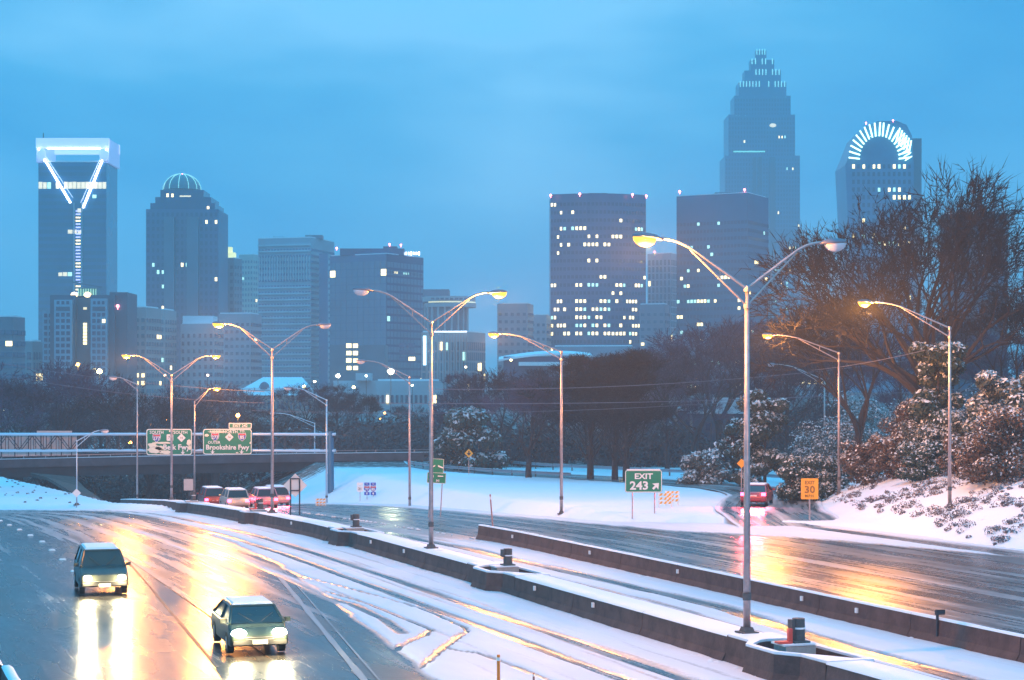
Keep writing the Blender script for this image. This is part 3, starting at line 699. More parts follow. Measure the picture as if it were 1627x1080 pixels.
for zz in (gz0+1.5, gz0+4, gzb): m = MB(); m.tube((gx1-.5, GD, zz), (gx1-.5, GD+1.3, zz), .12, None, 6); off(m.build('column_brace', steel_dk), ga)
m = MB(); m.path([(gx0+.3, GD, gz0-1), (gx0+.3, GD, gzt+.3)], [.30, .24], 10); off(m.build('column', steel_bl), ga)
def gsign(label, xa, xb, ya, yb):
    w_, h = (xb-xa)/F*GD, (yb-ya)/F*GD; r = thing('overhead_sign', label, 'road sign', (PX((xa+xb)/2, GD), GD-.32, PZ((ya+yb)/2, GD)), 0, 'green signs hung on the gantry')
    plate(r, w_, h, 0, green_sg, (white_sg, 1.5), r_=.25)
    for x in (-w_*.3, w_*.3): m = MB(); m.box((x, .17, 0), (.1, .2, h*1.02)); m.build('bracket', steel_dk, r)
    return r, w_, h
r, w_, h = gsign('green gantry sign half crusted with snow, lettered Belk Fwy', 233, 306, 681, 723)
text(r, 'SOUTH', .46, (-.27*w_, -.03, .36*h), white_sg, bold=.02); text(r, 'SOUTH', .46, (.25*w_, -.03, .36*h), white_sg, bold=.02)
shield(r, '277', -.27*w_, -.03, .16*h, .82)
shape(r, rrect(.72, .72, .1), (.02*w_, -.03, .17*h), white_sg, 'route_marker'); text(r, '74', .42, (.02*w_, -.05, .17*h), black_p)
shape(r, [(0, .46), (-.46, 0), (0, -.46), (.46, 0)][::1], (.27*w_, -.03, .16*h), white_sg, 'route_marker'); text(r, '16', .34, (.27*w_, -.05, .16*h), black_p)
text(r, 'Belk Fwy', .80, (.16*w_, -.03, -.20*h), white_sg, bold=.03)
arrow_dn(r, .30*w_, -.03, -.39*h, .48)
def blob(cx, cz, a, b, seed, n=18):
    q = random.Random(seed); return [(cx+a*math.cos(2*math.pi*i/n)*q.uniform(.75, 1.1), cz+b*math.sin(2*math.pi*i/n)*q.uniform(.7, 1.1)) for i in range(n)]
for cx, cz, a, b, sd_ in ((-.30, -.30, .17, .15, 1), (-.36, -.12, .10, .10, 2), (-.08, -.38, .14, .08, 3), (-.14, -.03, .22, .045, 4), (.43, -.02, .05, .14, 5), (.05, .42, .05, .06, 6), (-.2, -.22, .10, .1, 7), (.45, -.2, .04, .1, 8)):
    shape(r, blob(cx*w_, cz*h, a*w_, b*h, sd_), (0, -.06, 0), cream, 'stuck_snow', .03)
r, w_, h = gsign('green gantry sign lettered Brookshire Fwy with an exit tab on top', 323, 401, 681, 722)
text(r, 'NORTH', .42, (-.22*w_, -.03, .38*h), white_sg, bold=.02); text(r, 'NORTH', .46, (.06*w_, -.03, .38*h), white_sg, bold=.02); text(r, 'TO', .36, (.30*w_, -.03, .40*h), white_sg, bold=.02)
shield(r, '277', -.25*w_, -.03, .19*h, .80); shield(r, '85', .30*w_, -.03, .19*h, .80)
shape(r, [(0, .46), (-.46, 0), (0, -.46), (.46, 0)], (.04*w_, -.03, .18*h), white_sg, 'route_marker'); text(r, '16', .34, (.04*w_, -.05, .18*h), black_p)
text(r, 'OUTER', .42, (-.27*w_, -.03, -.03*h), white_sg, bold=.02); text(r, 'Brookshire Fwy', .73, (0, -.03, -.22*h), white_sg, bold=.03)
arrow_dn(r, -.30*w_, -.03, -.39*h, .48); arrow_dn(r, .29*w_, -.03, -.39*h, .48)
plate(r, .47*w_, .62, h/2+.33, green_sg, (white_sg, 1.2), x=.26*w_, r_=.06, name='exit_tab'); text(r, 'EXIT 242', .42, (.26*w_, -.03, h/2+.33), white_sg, bold=.02)
for cx, cz, a, b, sd_ in ((-.2, .38, .2, .03, 11), (-.42, .25, .05, .06, 12), (.2, -.42, .03, .03, 13), (.47, -.05, .02, .05, 14)): shape(r, blob(cx*w_, cz*h, a*w_, b*h, sd_), (0, -.06, 0), cream, 'stuck_snow', .03)
for k, (xa, xb, ya, yb, lb, tb) in enumerate(((-30, 56, 690, 724, 'pale back of the outer gantry sign at the picture edge', 0), (57, 122, 690, 723, 'pale back of the inner gantry sign with a raised tab', 1))):
    w_, h = (xb-xa)/F*(GD+1.7), (yb-ya)/F*(GD+1.7); r = thing('gantry_sign', lb, 'road sign', (PX((xa+xb)/2, GD+1.7), GD+1.75, PZ((ya+yb)/2, GD+1.7)), 0, 'sign backs hung on the gantry')
    npan = 6
    for j in range(npan): m = MB(); m.box((-w_/2+(j+.5)*w_/npan, 0, 0), (w_/npan-.03, .05, h)); m.build('panel', alu_back, r)
    for j in range(4): m = MB(); m.box((-w_/2+(j+.5)*w_/4, -.07, -.05), (.09, .08, h*1.08)); m.build('bracket', steel_dk, r)
    if tb: m = MB(); m.box((-.05*w_, 0, h/2+.2), (w_*.86, .05, .4)); m.build('exit_tab', alu_back, r)

def posts(r, xs, z1, rad=.04, mm=None):
    for x in xs: m = MB(); m.tube((x, .05, -.2), (x, .05, z1), rad, None, 6); m.build('post', mm or steel, r)
# EXIT 243
d = 122.0; x, z = PX(1022.5, d), None; z = G(x, d); r = thing('exit_sign', 'green exit sign with number 243 and an arrow on the snowy island', 'road sign', (x, d, z), 0)
w_, h = 59/F*d, 36/F*d; zc = PZ(764.5, d)-z; plate(r, w_, h, zc, green_sg, (white_sg, .8), r_=.14); posts(r, (-.72, .72), zc-h/2)
text(r, 'EXIT', .50, (0, -.03, zc+.31), white_sg, bold=.03, sx=1.15); text(r, '243', .74, (-.28, -.03, zc-.30), white_sg, bold=.03, sx=1.1); arrow_dn(r, .80, -.03, zc-.30, .56, rot=R(135))
m = MB(); m.box((0, 0, zc+h/2+.03), (w_*.9, .08, .06)); m.build('snow_cap', snow_cap_m, r)
# amber 30 plate
d = 117.0; x = PX(1286.5, d); z = G(x, d); r = thing('speed_sign', 'amber exit speed plate marked 30 beside the snowy bushes', 'road sign', (x, d, z), 0)
w_, h = 27.5/F*d, 33/F*d; zc = PZ(776.5, d)-z; plate(r, w_, h, zc, orange_sg, r_=.05); posts(r, (0,), zc+h/2, .05)
text(r, 'EXIT', .30, (0, -.02, zc+.38), brown_p, bold=.02); text(r, '30', .62, (0, -.02, zc-.06), brown_p, bold=.02, sx=1.1); text(r, 'M.P.H.', .22, (0, -.02, zc-.44), brown_p, bold=.02)
# green pair beside the second lamp post
d = 135.0; x = PX(690, d); z = G(x, d); r = thing('guide_sign', 'small pair of green signs seen behind the second median post', 'road sign', (x, d, z), 0, None, 0)
r.rotation_euler[1] = R(3)
zc1, zc2 = PZ(740, d)-z, PZ(759, d)-z; plate(r, 21/F*d, 23/F*d, zc1, green_sg, (white_sg, .4), r_=.06); plate(r, 30/F*d, 17/F*d, zc2, green_sg, (white_sg, .4), y=-.05, r_=.06); posts(r, (-.42, .42), zc1)
for a_, b_ in ((-.30, .0), (.24, 1)): shape(r, [(-.16, -.05), (.16, .12 if not b_ else -.05), (.16, .02 if not b_ else -.13), (-.16, -.14)] if not b_ else [(-.18, .12), (.2, -.02), (.2, -.12), (-.18, .0)], (a_, -.04, zc1-.05), white_sg, 'white_mark')
text(r, '1/4', .26, (-.36, -.09, zc2+.1), white_sg, bold=.02); shape(r, [(-.2, -.03), (.2, -.03), (.2, .05), (-.2, .05)], (.28, -.09, zc2+.13), white_sg, 'white_mark'); text(r, 'MI', .24, (.1, -.09, zc2-.2), white_sg, bold=.02)
# diamond back, rectangular back
d = 117.5; x = PX(469, d); z = float(prof(s_of(x, d)))+BH+.05
r = thing('diamond_sign', 'pinkish back of a diamond sign on two dark legs on the median', 'road sign', (x, d, z), 0); zc = PZ(771, d)-z; hs = 19/F*d
shape(r, [(0, hs), (-hs, 0), (0, -hs), (hs, 0)], (0, 0, zc), mat('pale pink sign back', (.82, .66, .58), .5), 'panel', .02)
for sx in (-.28, .28): m = MB(); m.tube((sx, -.06, 0), (sx, -.06, zc+.45), .045, None, 6); m.build('post', steel_dk, r)
for zz in (zc+.42, zc-.32): m = MB(); m.box((0, -.08, zz), (.62, .05, .07)); m.build('crossbar', steel_dk, r)
d = 158.0; x = PX(299.5, d); z = float(prof(s_of(x, d)))+BH; r = thing('small_sign', 'small pale rectangular sign back left of the reddish lamp post', 'road sign', (x, d, z), 0); zc = PZ(770, d)-z
m = MB(); m.box((0, 0, zc), (15/F*d, .03, 18/F*d)); m.build('panel', alu_back, r); posts(r, (0,), zc+.4, .05, steel_dk)
# route markers at the overpass foot
d = 182.0; x = PX(585, d); z = G(x, d); r = thing('route_marker_sign', 'cluster of small route shields, one white and the rest blue, near the underpass', 'road sign', (x, d, z), 0)
zc = PZ(776, d)-z; q = d/F
plate(r, 10*q, 5*q, zc+7*q, white_sg, x=-13*q, r_=.03); plate(r, 10*q, 9*q, zc-.6*q, white_sg, x=-13*q, r_=.1); text(r, '21', .34, (-13*q, -.03, zc-.6*q), black_p, bold=.02)
for i, nme in enumerate(('77', '85')):
    xx = (-2+10*i)*q; plate(r, 8.5*q, 5*q, zc+7*q, blue_sg, x=xx, r_=.03); text(r, 'TO', .18, (xx, -.02, zc+7*q), white_sg); shield(r, nme, xx, -.02, zc-.6*q, .56); plate(r, 8.5*q, 5*q, zc-8*q, blue_sg, x=xx, r_=.03); arrow_dn(r, xx, -.02, zc-8*q, .22, rot=R(180))
posts(r, (-13*q, -2*q, 8*q), zc+9*q, .035)
# amber diamonds
for lb, px, py, d, hs, mk in (('small amber arrow diamond by the curved guard rail', 745, 720, 205, 7, 1), ('amber diamond half hidden behind the tall median post', 1178, 736, 150, 7.5, 0), ('tiny white diamond on the thin pole at the crest of the road', 122, 783, 171, 7, 0)):
    x = PX(px, d); z = G(x, d); r = thing('warning_sign', lb, 'road sign', (x, d-.1, z), 0); zc = PZ(py, d)-z; a = hs/F*d; shape(r, [(0, a), (-a, 0), (0, -a), (a, 0)], (0, 0, zc), white_sg if px < 200 else orange_sg, 'panel', .02); posts(r, (0,), zc, .04)
    if mk: arrow_dn(r, 0, -.03, zc, a*1.1, black_p)
# delineators and markers
def delin(label, px, py0, py1, m_, lean=0.0, zb=0.0, r_=.045, cat='marker post'):
    d = (HC-zb)*F/(py1-HY); x = PX(px, d); hgt = (py1-py0)/F*d; r = thing('marker_post', label, cat, (x, d, zb), 0); q = MB(); q.tube((0, 0, 0), (lean*hgt, 0, hgt), r_, None, 8); q.build('post', m_, r); q = MB(); q.tube((lean*hgt*.85, 0, hgt*.84), (lean*hgt*.93, 0, hgt*.93), r_*1.15, None, 8); q.build('reflector_band', white_sg, r)
delin('thin leaning marker stake at the end of the outer barrier', 783, 785, 838, mat('pink stake', (.5, .25, .22), .6), -.08)
delin('bright orange marker stake standing in the foreground snow', 792, 1040, 1100, mat('orange plastic', (.85, .22, .02), .5))
delin('short brown marker stub right of the orange stake', 848, 1069, 1102, mat('brown plastic', (.3, .12, .10), .5), 0, 0, .03)
# markers in a dotted line on the far left lane edge
for k in range(12):
    s0 = 33+k*6.2+k*k*.12; t0 = -14.7-.03*(s0-60)*-.0-(.025*(60-s0) if s0 < 60 else 0); x, y = XY(s0, t0); r = tag(MB().box((0, 0, .035), (.34, .42, .07), taper=.7).build('lane_marker', white_sg), 'white lane marker, %s of the dotted line counted from the oncoming cars to the crest' % ORD[k], 'lane marker', 'dotted row of lane markers'); r.location = (x, y, float(prof(s0))+.01); r.rotation_euler[2] = TZR
# reflectors on barriers
for k, (sx, tt, zz) in enumerate([(s0, -.10, .62) for s0 in (14, 20, 38, 44, 62)]+[(s0, 8.16, .55) for s0 in (46, 35, 25, 14, 10)]):
    x, y = XY(sx, tt); r = tag(MB().box((0, 0, 0), (.07, .13, .17)).build('barrier_reflector', white_sg), 'small white reflector on the %s, %s from the picture bottom' % (('median barrier', ORD[k]) if tt < 0 else ('outer barrier', ORD[9-k])), 'reflector', 'reflectors on the median barrier' if tt < 0 else 'reflectors on the outer barrier'); r.location = (x, y, float(prof(sx))+zz); r.rotation_euler[2] = TZR
x, y = XY(4.9, 8.2); r = thing('reflector_bracket', 'black bracket with a square head clamped on the outer barrier', 'bracket', (x, y, .3), TZR); MB().box((0, 0, .35), (.07, .07, .75)).build('stem', steel_dk, r); MB().box((.1, 0, .75), (.32, .1, .17)).build('head', steel_dk, r)
# barricades
def barricade(label, px, d, n=3, zb=None):
    x = PX(px, d); z = G(x, d) if zb is None else zb; r = thing('barricade', label, 'barricade', (x, d, z), 0, None)
    for sx in (-.42, .42):
        for sy in (-.3, .3): MB().tube((sx, sy, 0), (sx, 0, 1.0), .03, None, 5).build('leg', white_sg, r)
    for k in range(3):
        zz = .35+k*.27; MB().box((0, -.22+k*.08, zz), (1.0, .03, .17)).build('board', white_sg, r)
        for j in range(3): m = MB(); m.prism([(-.42+j*.3, -.085), (-.28+j*.3, -.085), (-.18+j*.3, .085), (-.32+j*.3, .085)][::-1], (0, -.24+k*.08, zz), (1, 0, 0), (0, 0, 1), (0, -1, 0), .008); m.build('stripe', orange_sg, r)
barricade('orange and white striped barricade on the snow behind the exit sign', 1057, 128); barricade('second striped barricade touching the first, a little farther right', 1068, 131)
barricade('low orange barricade on the snow near the underpass', 510, 175)
# guard rails along the ramp and island
def guard_rail(label, pts, n, zoff=0.0):
    P = catmull(pts, n); x0, y0 = P[0]; r = thing('guard_rail', label, 'guard rail', (float(x0), float(y0), G(x0, y0)))
    prof_ = [(-.02, .40), (.04, .46), (-.04, .56), (.04, .66), (-.02, .72)]
    m = MB(); k = len(prof_)
    for i, (x, y) in enumerate(P):
        t = P[min(i+1, len(P)-1)]-P[max(i-1, 0)]; t = t/np.hypot(*t); nx, ny = t[1], -t[0]; g = G(x, y)+zoff
        for (o_, zz) in prof_: m.v.append((x+nx*o_, y+ny*o_, g+zz))
        for (o_, zz) in reversed(prof_): m.v.append((x+nx*(o_+.015), y+ny*(o_+.015), g+zz))
    K = 2*k
    for i in range(len(P)-1):
        for j in range(K): m.f.append((i*K+j, i*K+(j+1) % K, (i+1)*K+(j+1) % K, (i+1)*K+j))
    off(m.build('rail', mat('bluish zinc', (.30, .36, .42), .4, .6)), r)  # rail in one even bluish grey
    m = MB(); 
    for i in range(len(P)-1):
        a, b = P[i], P[i+1]; m.quad((a[0]-.06, a[1], G(*a)+zoff+.73), (b[0]-.06, b[1], G(*b)+zoff+.73), (b[0]+.06, b[1]+.1, G(*b)+zoff+.74), (a[0]+.06, a[1]+.1, G(*a)+zoff+.74))
    off(m.build('rail_snow', snow_cap_m), r)
    L_ = 0
    for i in range(0, len(P)-1, 3):
        x, y = P[i]; m = MB(); m.box((x, y+.12, G(x, y)+zoff+.35), (.14, .16, .8)); off(m.build('post', rust_post), r)
guard_rail('snow-topped guard rail curving along the far side of the ramp', [(-4, 258), (1, 236), (7, 220), (14, 205), (22, 190), (27, 174)], 9)
guard_rail('nearer short guard rail between the ramp and the snowy island', [(-13.5, 246), (-10, 230), (-5.5, 216), (0, 203), (6, 192)], 8)

# ------------------------------------------------------------------ cars
tail_m = mat('tail lamp red', (.8, .02, .05), .3, emit=(1, .03, .10), es=26)
head_m = mat('headlamp', (1, 1, .9), .2, emit=(1, .93, .62), es=160)
tyre_m = rubber; rim_m = mat('alloy rim', (.4, .4, .42), .35, .8)
def car(label, loc, rz, kind, col, lights='front', group=None, pw=0, cat='car', plate_c=True):
    p = {'sedan': dict(L=4.7, W=1.8, lo=.28, hood=.86, belt=.95, roof=1.43, cab=[(-1.95, -1.0), (.85, 1.75)]),
         'suv': dict(L=4.6, W=1.86, lo=.34, hood=1.02, belt=1.10, roof=1.74, cab=[(-2.1, -1.85), (.75, 1.35)]),
         'van': dict(L=4.9, W=1.95, lo=.32, hood=1.05, belt=1.15, roof=1.86, cab=[(-2.3, -2.05), (1.0, 1.75)])}[kind]
    r = thing('parked_car' if False else 'car', label, cat, loc, rz, group)
    paint = mat('car paint %s' % cat_key(col, 0), col, .28, .3, spec=.6); L_, W_ = p['L'], p['W']/2; lo, hd, bt, rf = p['lo'], p['hood'], p['belt'], p['roof']
    # side outline of the lower body (x forward)
    f = L_/2; o_ = [(-f, lo+.12), (-f-.02, .62), (-f+.06, bt-.04), (-f+.3, bt+.0), (p['cab'][0][0], bt+.02), (p['cab'][1][1], hd+.08), (f-.5, hd-.04), (f-.1, hd-.20), (f, .60), (f-.04, lo+.06), (f-.3, lo)]
    def arch(cx, r_=.38): return [(cx+r_*math.cos(R(a)), lo-.0+max(0, r_*math.sin(R(a)))) for a in (0, 35, 65, 90, 115, 145, 180)]
    o_ += arch(f-.92)+arch(-f+.88)+[(-f+.25, lo)]
    m = MB(); k = len(o_); sec = [(-W_, .955, -.02), (-W_+.07, 1.0, 0), (0, 1.015, .015), (W_-.07, 1.0, 0), (W_, .955, -.02)]
    for (y, sxx, dz) in sec:
        for (a, b) in o_: m.v.append((a*sxx, y, b+(dz if b > .6 else 0)))
    for i in range(4):
        for j in range(k): m.f.append((i*k+j, i*k+(j+1) % k, (i+1)*k+(j+1) % k, (i+1)*k+j))
    m.f.append(tuple(range(k))[::-1]); m.f.append(tuple(4*k+j for j in range(k))); bo = m.build('body', paint, r); bv = bo.modifiers.new('bevel', 'BEVEL'); bv.width = .05; bv.segments = 3; bv.angle_limit = R(25); bo.data.polygons.foreach_set('use_smooth', [True]*len(bo.data.polygons))
    (rb, rt), (ft, fb) = p['cab']; Wt = W_-.22
    g = MB(); B = [(rb, -W_+.05, bt), (fb, -W_+.05, bt), (fb, W_-.05, bt), (rb, W_-.05, bt)]; T = [(rt, -Wt, rf-.04), (ft, -Wt, rf-.04), (ft, Wt, rf-.04), (rt, Wt, rf-.04)]
    for i in range(4): j = (i+1) % 4; g.quad(B[i], B[j], T[j], T[i])
    g.build('windows', glasscar, r)
    m = MB(); m.box(((rt+ft)/2, 0, rf-.02), (ft-rt+.1, 2*Wt+.06, .07), taper=.93)
    for i in range(4): a, b = Vector(B[i]), Vector(T[i]); m.tube(a, b, .045, None, 5)
    mx_ = (rt+ft)/2
    for sy in (-1, 1): m.tube((mx_, sy*(W_-.05), bt), (mx_, sy*Wt, rf-.04), .045, None, 5)
    m.build('roof', paint, r)
    m = MB(); m.box(((rt+ft)/2, 0, rf+.035), (ft-rt, 2*Wt-.06, .07), taper=.9); m.build('roof_snow', snow_cap_m, r)
    for cx in (f-.92, -f+.88):
        for sy in (-1, 1):
            m = MB(); m.tube((cx, sy*(W_-.2), .33), (cx, sy*(W_+.01), .33), .33, None, 18); w0 = m.build('wheel', tyre_m, r); m = MB(); m.tube((cx, sy*(W_-.05), .33), (cx, sy*(W_+.02), .33), .2, None, 12); m.build('rim', rim_m, w0)
    for sy in (-1, 1):
        m = MB(); m.box((fb-.35, sy*(W_+.1), bt+.06), (.16, .2, .14)); m.build('mirror', paint, r)
        m = MB(); m.ell((f-.14, sy*(W_-.27), .68), (.14, .24, .15), 10, 6); m.build('headlight', head_m if lights in ('front', 'both') else glass_off, r, smooth=True)
        m = MB(); m.box((-f+.03, sy*(W_-.2), .84), (.12, .30, .20)); m.build('tail_light', tail_m if lights in ('rear', 'both') else mat('dull red lens', (.3, .02, .02), .3), r)
        if lights == 'front' and pw:
            gd = bpy.data.lights.new('headlight_glow', 'POINT'); gd.energy = pw*.25; gd.color = (1, .80, .38); gd.shadow_soft_size = .12; go_ = bpy.data.objects.new('headlight_glow', gd); C.objects.link(go_); go_.parent = r; go_.location = (f+.22, sy*(W_-.27), .70)  # extra point light added before each headlight for its flare
            ld = bpy.data.lights.new('beam', 'SPOT'); ld.energy = pw; ld.color = (1, .86, .5); ld.spot_size = R(74); ld.spot_blend = .9; ld.shadow_soft_size = .09
            lo_ = bpy.data.objects.new('beam', ld); C.objects.link(lo_); lo_.parent = r; lo_.location = (f+.06, sy*(W_-.27), .68); lo_.rotation_euler = (R(84), 0, R(-90))
    m = MB(); m.box((f-.02, 0, .52), (.08, .9, .18)); m.build('grille', steel_dk, r)
    m = MB(); m.box((f+.06, 0, .44), (.03, .46, .12)); m.build('licence_plate', white_sg, r)
    for k_ in range(3): m = MB(); m.box((f+.03, 0, .46+.06*k_), (.03, .86, .018)); m.build('grille_bar', rim_m, r)
    for sy in (-1, 1): m = MB(); m.tube((fb+.02, sy*.12, bt+.05), (fb-.28, sy*.12+.42*sy, bt+.30*(rf-bt)/.5), .012, None, 4); m.build('wiper', rubber, r)
    m = MB(); m.box((f+.02, 0, lo+.14), (.1, p['W']-.15, .12)); m.build('bumper', steel_dk, r)
    m = MB(); m.box((-f-.01, 0, .72), (.04, .5, .14)); m.build('licence_plate', white_sg, r)
    if lights == 'rear' and pw:
        ld = bpy.data.lights.new('tail_glow', 'AREA'); ld.energy = pw; ld.color = (1, .08, .12); ld.shape = 'RECTANGLE'; ld.size = p['W']-.3; ld.size_y = .2; lo_ = bpy.data.objects.new('tail_glow', ld); C.objects.link(lo_); lo_.parent = r; lo_.location = (-f-.12, 0, .84); lo_.rotation_euler = (R(90), 0, R(90))
    return r
def on_road(x, y): return float(prof(s_of(x, y)))+.01
HDG = R(90+16.5)        # freeway direction as a heading for +x forward
car('grey oncoming suv with headlights blazing in the outer lane', (-16.85, 77.3, .02), HDG+math.pi, 'suv', (.05, .055, .05), 'front', 'oncoming cars', 1000)
car('grey-green oncoming sedan, nearest car, headlights on beside the bare shoulder', (-8.43, 60.4, .02), HDG+math.pi, 'sedan', (.035, .05, .045), 'front', 'oncoming cars', 1000)
for lb, px, d, kd, col, li, pw in (('dark red van, leftmost of the cars bunched before the overpass', 336, 172, 'van', (.30, .05, .04), 'rear', 120), ('white sedan with snow on its roof between the red van and the red glow', 372, 158, 'suv', (.55, .45, .38), 'rear', 160), ('pink-lit car with glaring red tail lights beside the third lamp post', 418, 163, 'suv', (.55, .25, .28), 'rear', 700), ('car just ahead of the glaring tail lights, close to the third lamp post', 437, 176, 'van', (.5, .3, .32), 'rear', 300)):  # the pink-lit car has its pink glow put into the paint colour
    x = PX(px, d); car(lb, (x, d, on_road(x, d)), R(90+17), kd, col, li, 'cars queueing towards the overpass', pw)
x = PX(543, 236); car('distant car with bright white headlights under the overpass end', (x, 236, on_road(x, 236)+.02), R(-90-17), 'suv', (.2, .2, .22), 'front', None, 120)
x = PX(1203, 131); car('car with glowing red tail lights climbing the snowy ramp', (x, 131, G(x, 131)+.2), R(76), 'sedan', (.35, .06, .08), 'rear', None, 600)
# ------------------------------------------------------------------ buildings
def bmat(name, col, rough=.45, spec=.5): return mat(name, col, rough, spec=spec, var=.15, vs=.06)
win_dk = mat('dark window glass', (.012, .06, .13), .12); win_bl = mat('blue window glass', (.03, .11, .19), .15)
lit_w = mat('warm lit window', (.9, .8, .5), .5, emit=(1.0, .74, .32), es=2.8); lit_c = mat('cool lit window', (.7, .9, .8), .5, emit=(.55, 1.0, .78), es=1.2)
lit_dim = mat('dim lit window', (.8, .7, .5), .5, emit=(1.0, .80, .45), es=1.1)
red_l = mat('aviation red light', (.9, .1, .1), .5, emit=(1, .18, .22), es=12)
def face(mbs, o, u, wd, z0, z1, fh, bw, ww, wh, p_lit, seed, rows=None, style='grid', depth=.25, lit2=None, mx=.6):
    """windows of a facade: o start corner (x, y), u unit direction along it; outward normal is u turned to the viewer"""
    q = random.Random(seed); n = (u[1], -u[0]); nf = max(1, int((z1-z0)/fh)); nbay = max(1, int(wd/bw)); bw = wd/nbay; fh = (z1-z0)/nf
    for i in range(nf):
        rowp = p_lit*(2.6 if q.random() < .22 else .5)
        if rows and i in rows: rowp = rows[i]
        run = 0; lit = False
        for j in range(nbay):
            if run <= 0: lit = q.random() < rowp; run = q.choice((1, 1, 2, 3))
            run -= 1; jt = q.uniform(.8, 1.0) if lit else 1; c0 = (j+.5-ww*jt/2)*bw; c1 = (j+.5+ww/2)*bw; za = z0+(i+.5-wh/2)*fh; zb = z0+(i+.5+wh/2*(jt if lit else 1))*fh
            if lit and q.random() < .8: mb = mbs[1] if q.random() < mx else mbs[2]
            else: mb = mbs[0]
            A = (o[0]+u[0]*c0, o[1]+u[1]*c0); B = (o[0]+u[0]*c1, o[1]+u[1]*c1); k = depth
            a, b = (A[0]+n[0]*k, A[1]+n[1]*k), (B[0]+n[0]*k, B[1]+n[1]*k)
            mb.quad((*a, za), (*b, za), (*b, zb), (*a, zb)); mb.quad((*A, zb), (*a, zb), (*b, zb), (*B, zb)); mb.quad((*A, za), (*a, za), (*a, zb), (*A, zb)); mb.quad((*b, za), (*B, za), (*B, zb), (*b, zb))
def put(r, mbs, wm=None, lm=(None, None)):
    for mb, nm, m in ((mbs[0], 'window', wm or win_dk), (mbs[1], 'lit_window', lm[0] or lit_w), (mbs[2], 'lit_window', lm[1] or lit_c)):
        if mb.f: off(mb.build(nm, m, None, 'stuff'), r)
def gbase(x, y): return G(x, y)-2
def corner_tower(label, a, c, b, top, d, th, wall, wmat, fr, sd, p_lit=.1, seed=1, name='office_tower', cat='skyscraper', lm=(None, None), side_wall=None, parapet=3.0, mx=.6, win_side=True, bottom=None, rows=None, group='downtown towers in the mist'):
    th = R(th); W = (c-a)*d/F/math.cos(th); D = max((b-c)*d/F/math.sin(th), 8) if b > c else 25
    Cx, Cy = PX(c, d), d; FL = (Cx-W*math.cos(th), Cy+W*math.sin(th)); SR = (Cx+D*math.sin(th), Cy+D*math.cos(th)); BK = (FL[0]+SR[0]-Cx, FL[1]+SR[1]-Cy)
    zt = PZ(top, d); z0 = gbase(Cx, Cy) if bottom is None else PZ(bottom, d)
    r = thing(name, label, cat, (Cx, Cy, z0), 0, group)
    m = MB(); m.prism([FL, (Cx, Cy), SR, BK], (0, 0, z0), (1, 0, 0), (0, 1, 0), (0, 0, 1), zt-z0); off(m.build('wall', wall), r)
    m = MB(); m.prism([(FL[0]+.5, FL[1]+1), (Cx, Cy+1.2), (SR[0]-1, SR[1]), (BK[0], BK[1]-1)], (0, 0, zt+.01), (1, 0, 0), (0, 1, 0), (0, 0, 1), .5); off(m.build('roof_snow', snow_m), r)
    mbs = (MB(), MB(), MB()); u1 = (math.cos(th), -math.sin(th)); u2 = (math.sin(th), math.cos(th))
    fh, bw, ww, wh = fr; face(mbs, FL, u1, W, max(z0, 4), zt-parapet, fh, bw, ww, wh, p_lit, seed, rows, mx=mx)
    if side_wall:
        m = MB(); e = .12; n = (u2[1], -u2[0]); m.quad((Cx+n[0]*e, Cy+n[1]*e, z0), (SR[0]+n[0]*e, SR[1]+n[1]*e, z0), (SR[0]+n[0]*e, SR[1]+n[1]*e, zt), (Cx+n[0]*e, Cy+n[1]*e, zt)); off(m.build('side_cladding', side_wall), r)
    if b > c and win_side:
        fh, bw, ww, wh = sd; face(mbs, (Cx, Cy), u2, D, max(z0, 4), zt-parapet, fh, bw, ww, wh, p_lit, seed+1, rows, mx=mx)
    put(r, mbs, wmat, lm); return r, zt, (Cx, Cy)
def rb(r, m, nm, px0, px1, ptop, pbot, d, dep, y0=0.0, kind=None, chamf=0):
    x0, x1, z0, z1 = PX(px0, d), PX(px1, d), PZ(pbot, d), PZ(ptop, d); q = MB(); q.box(((x0+x1)/2, d+y0+dep/2, (z0+z1)/2), (x1-x0, dep, z1-z0)); o = off(q.build(nm, m, None, kind), r); return (x0, d+y0), x1-x0, z0, z1
def beacons(r, pts, s=.55):
    for (px, py, d) in pts: p = at(px, py, d); q = MB(); q.ell(tuple(p), (s, s, s), 8, 5); q.tube(p-Vector((0, 0, s*2.2)), p-Vector((0, 0, s*.8)), s*.25, None, 5); off(q.build('warning_light', red_l), r)
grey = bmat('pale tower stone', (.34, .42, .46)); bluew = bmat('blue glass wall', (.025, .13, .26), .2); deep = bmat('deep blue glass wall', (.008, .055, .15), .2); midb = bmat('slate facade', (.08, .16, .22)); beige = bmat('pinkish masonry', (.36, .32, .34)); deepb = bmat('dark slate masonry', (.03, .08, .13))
MC = mat('white led strip', (1, 1, 1), .5, emit=(.82, .78, 1.0), es=9); MC2 = mat('soft white led glow', (1, 1, 1), .5, emit=(.62, .66, 1.0), es=.55)
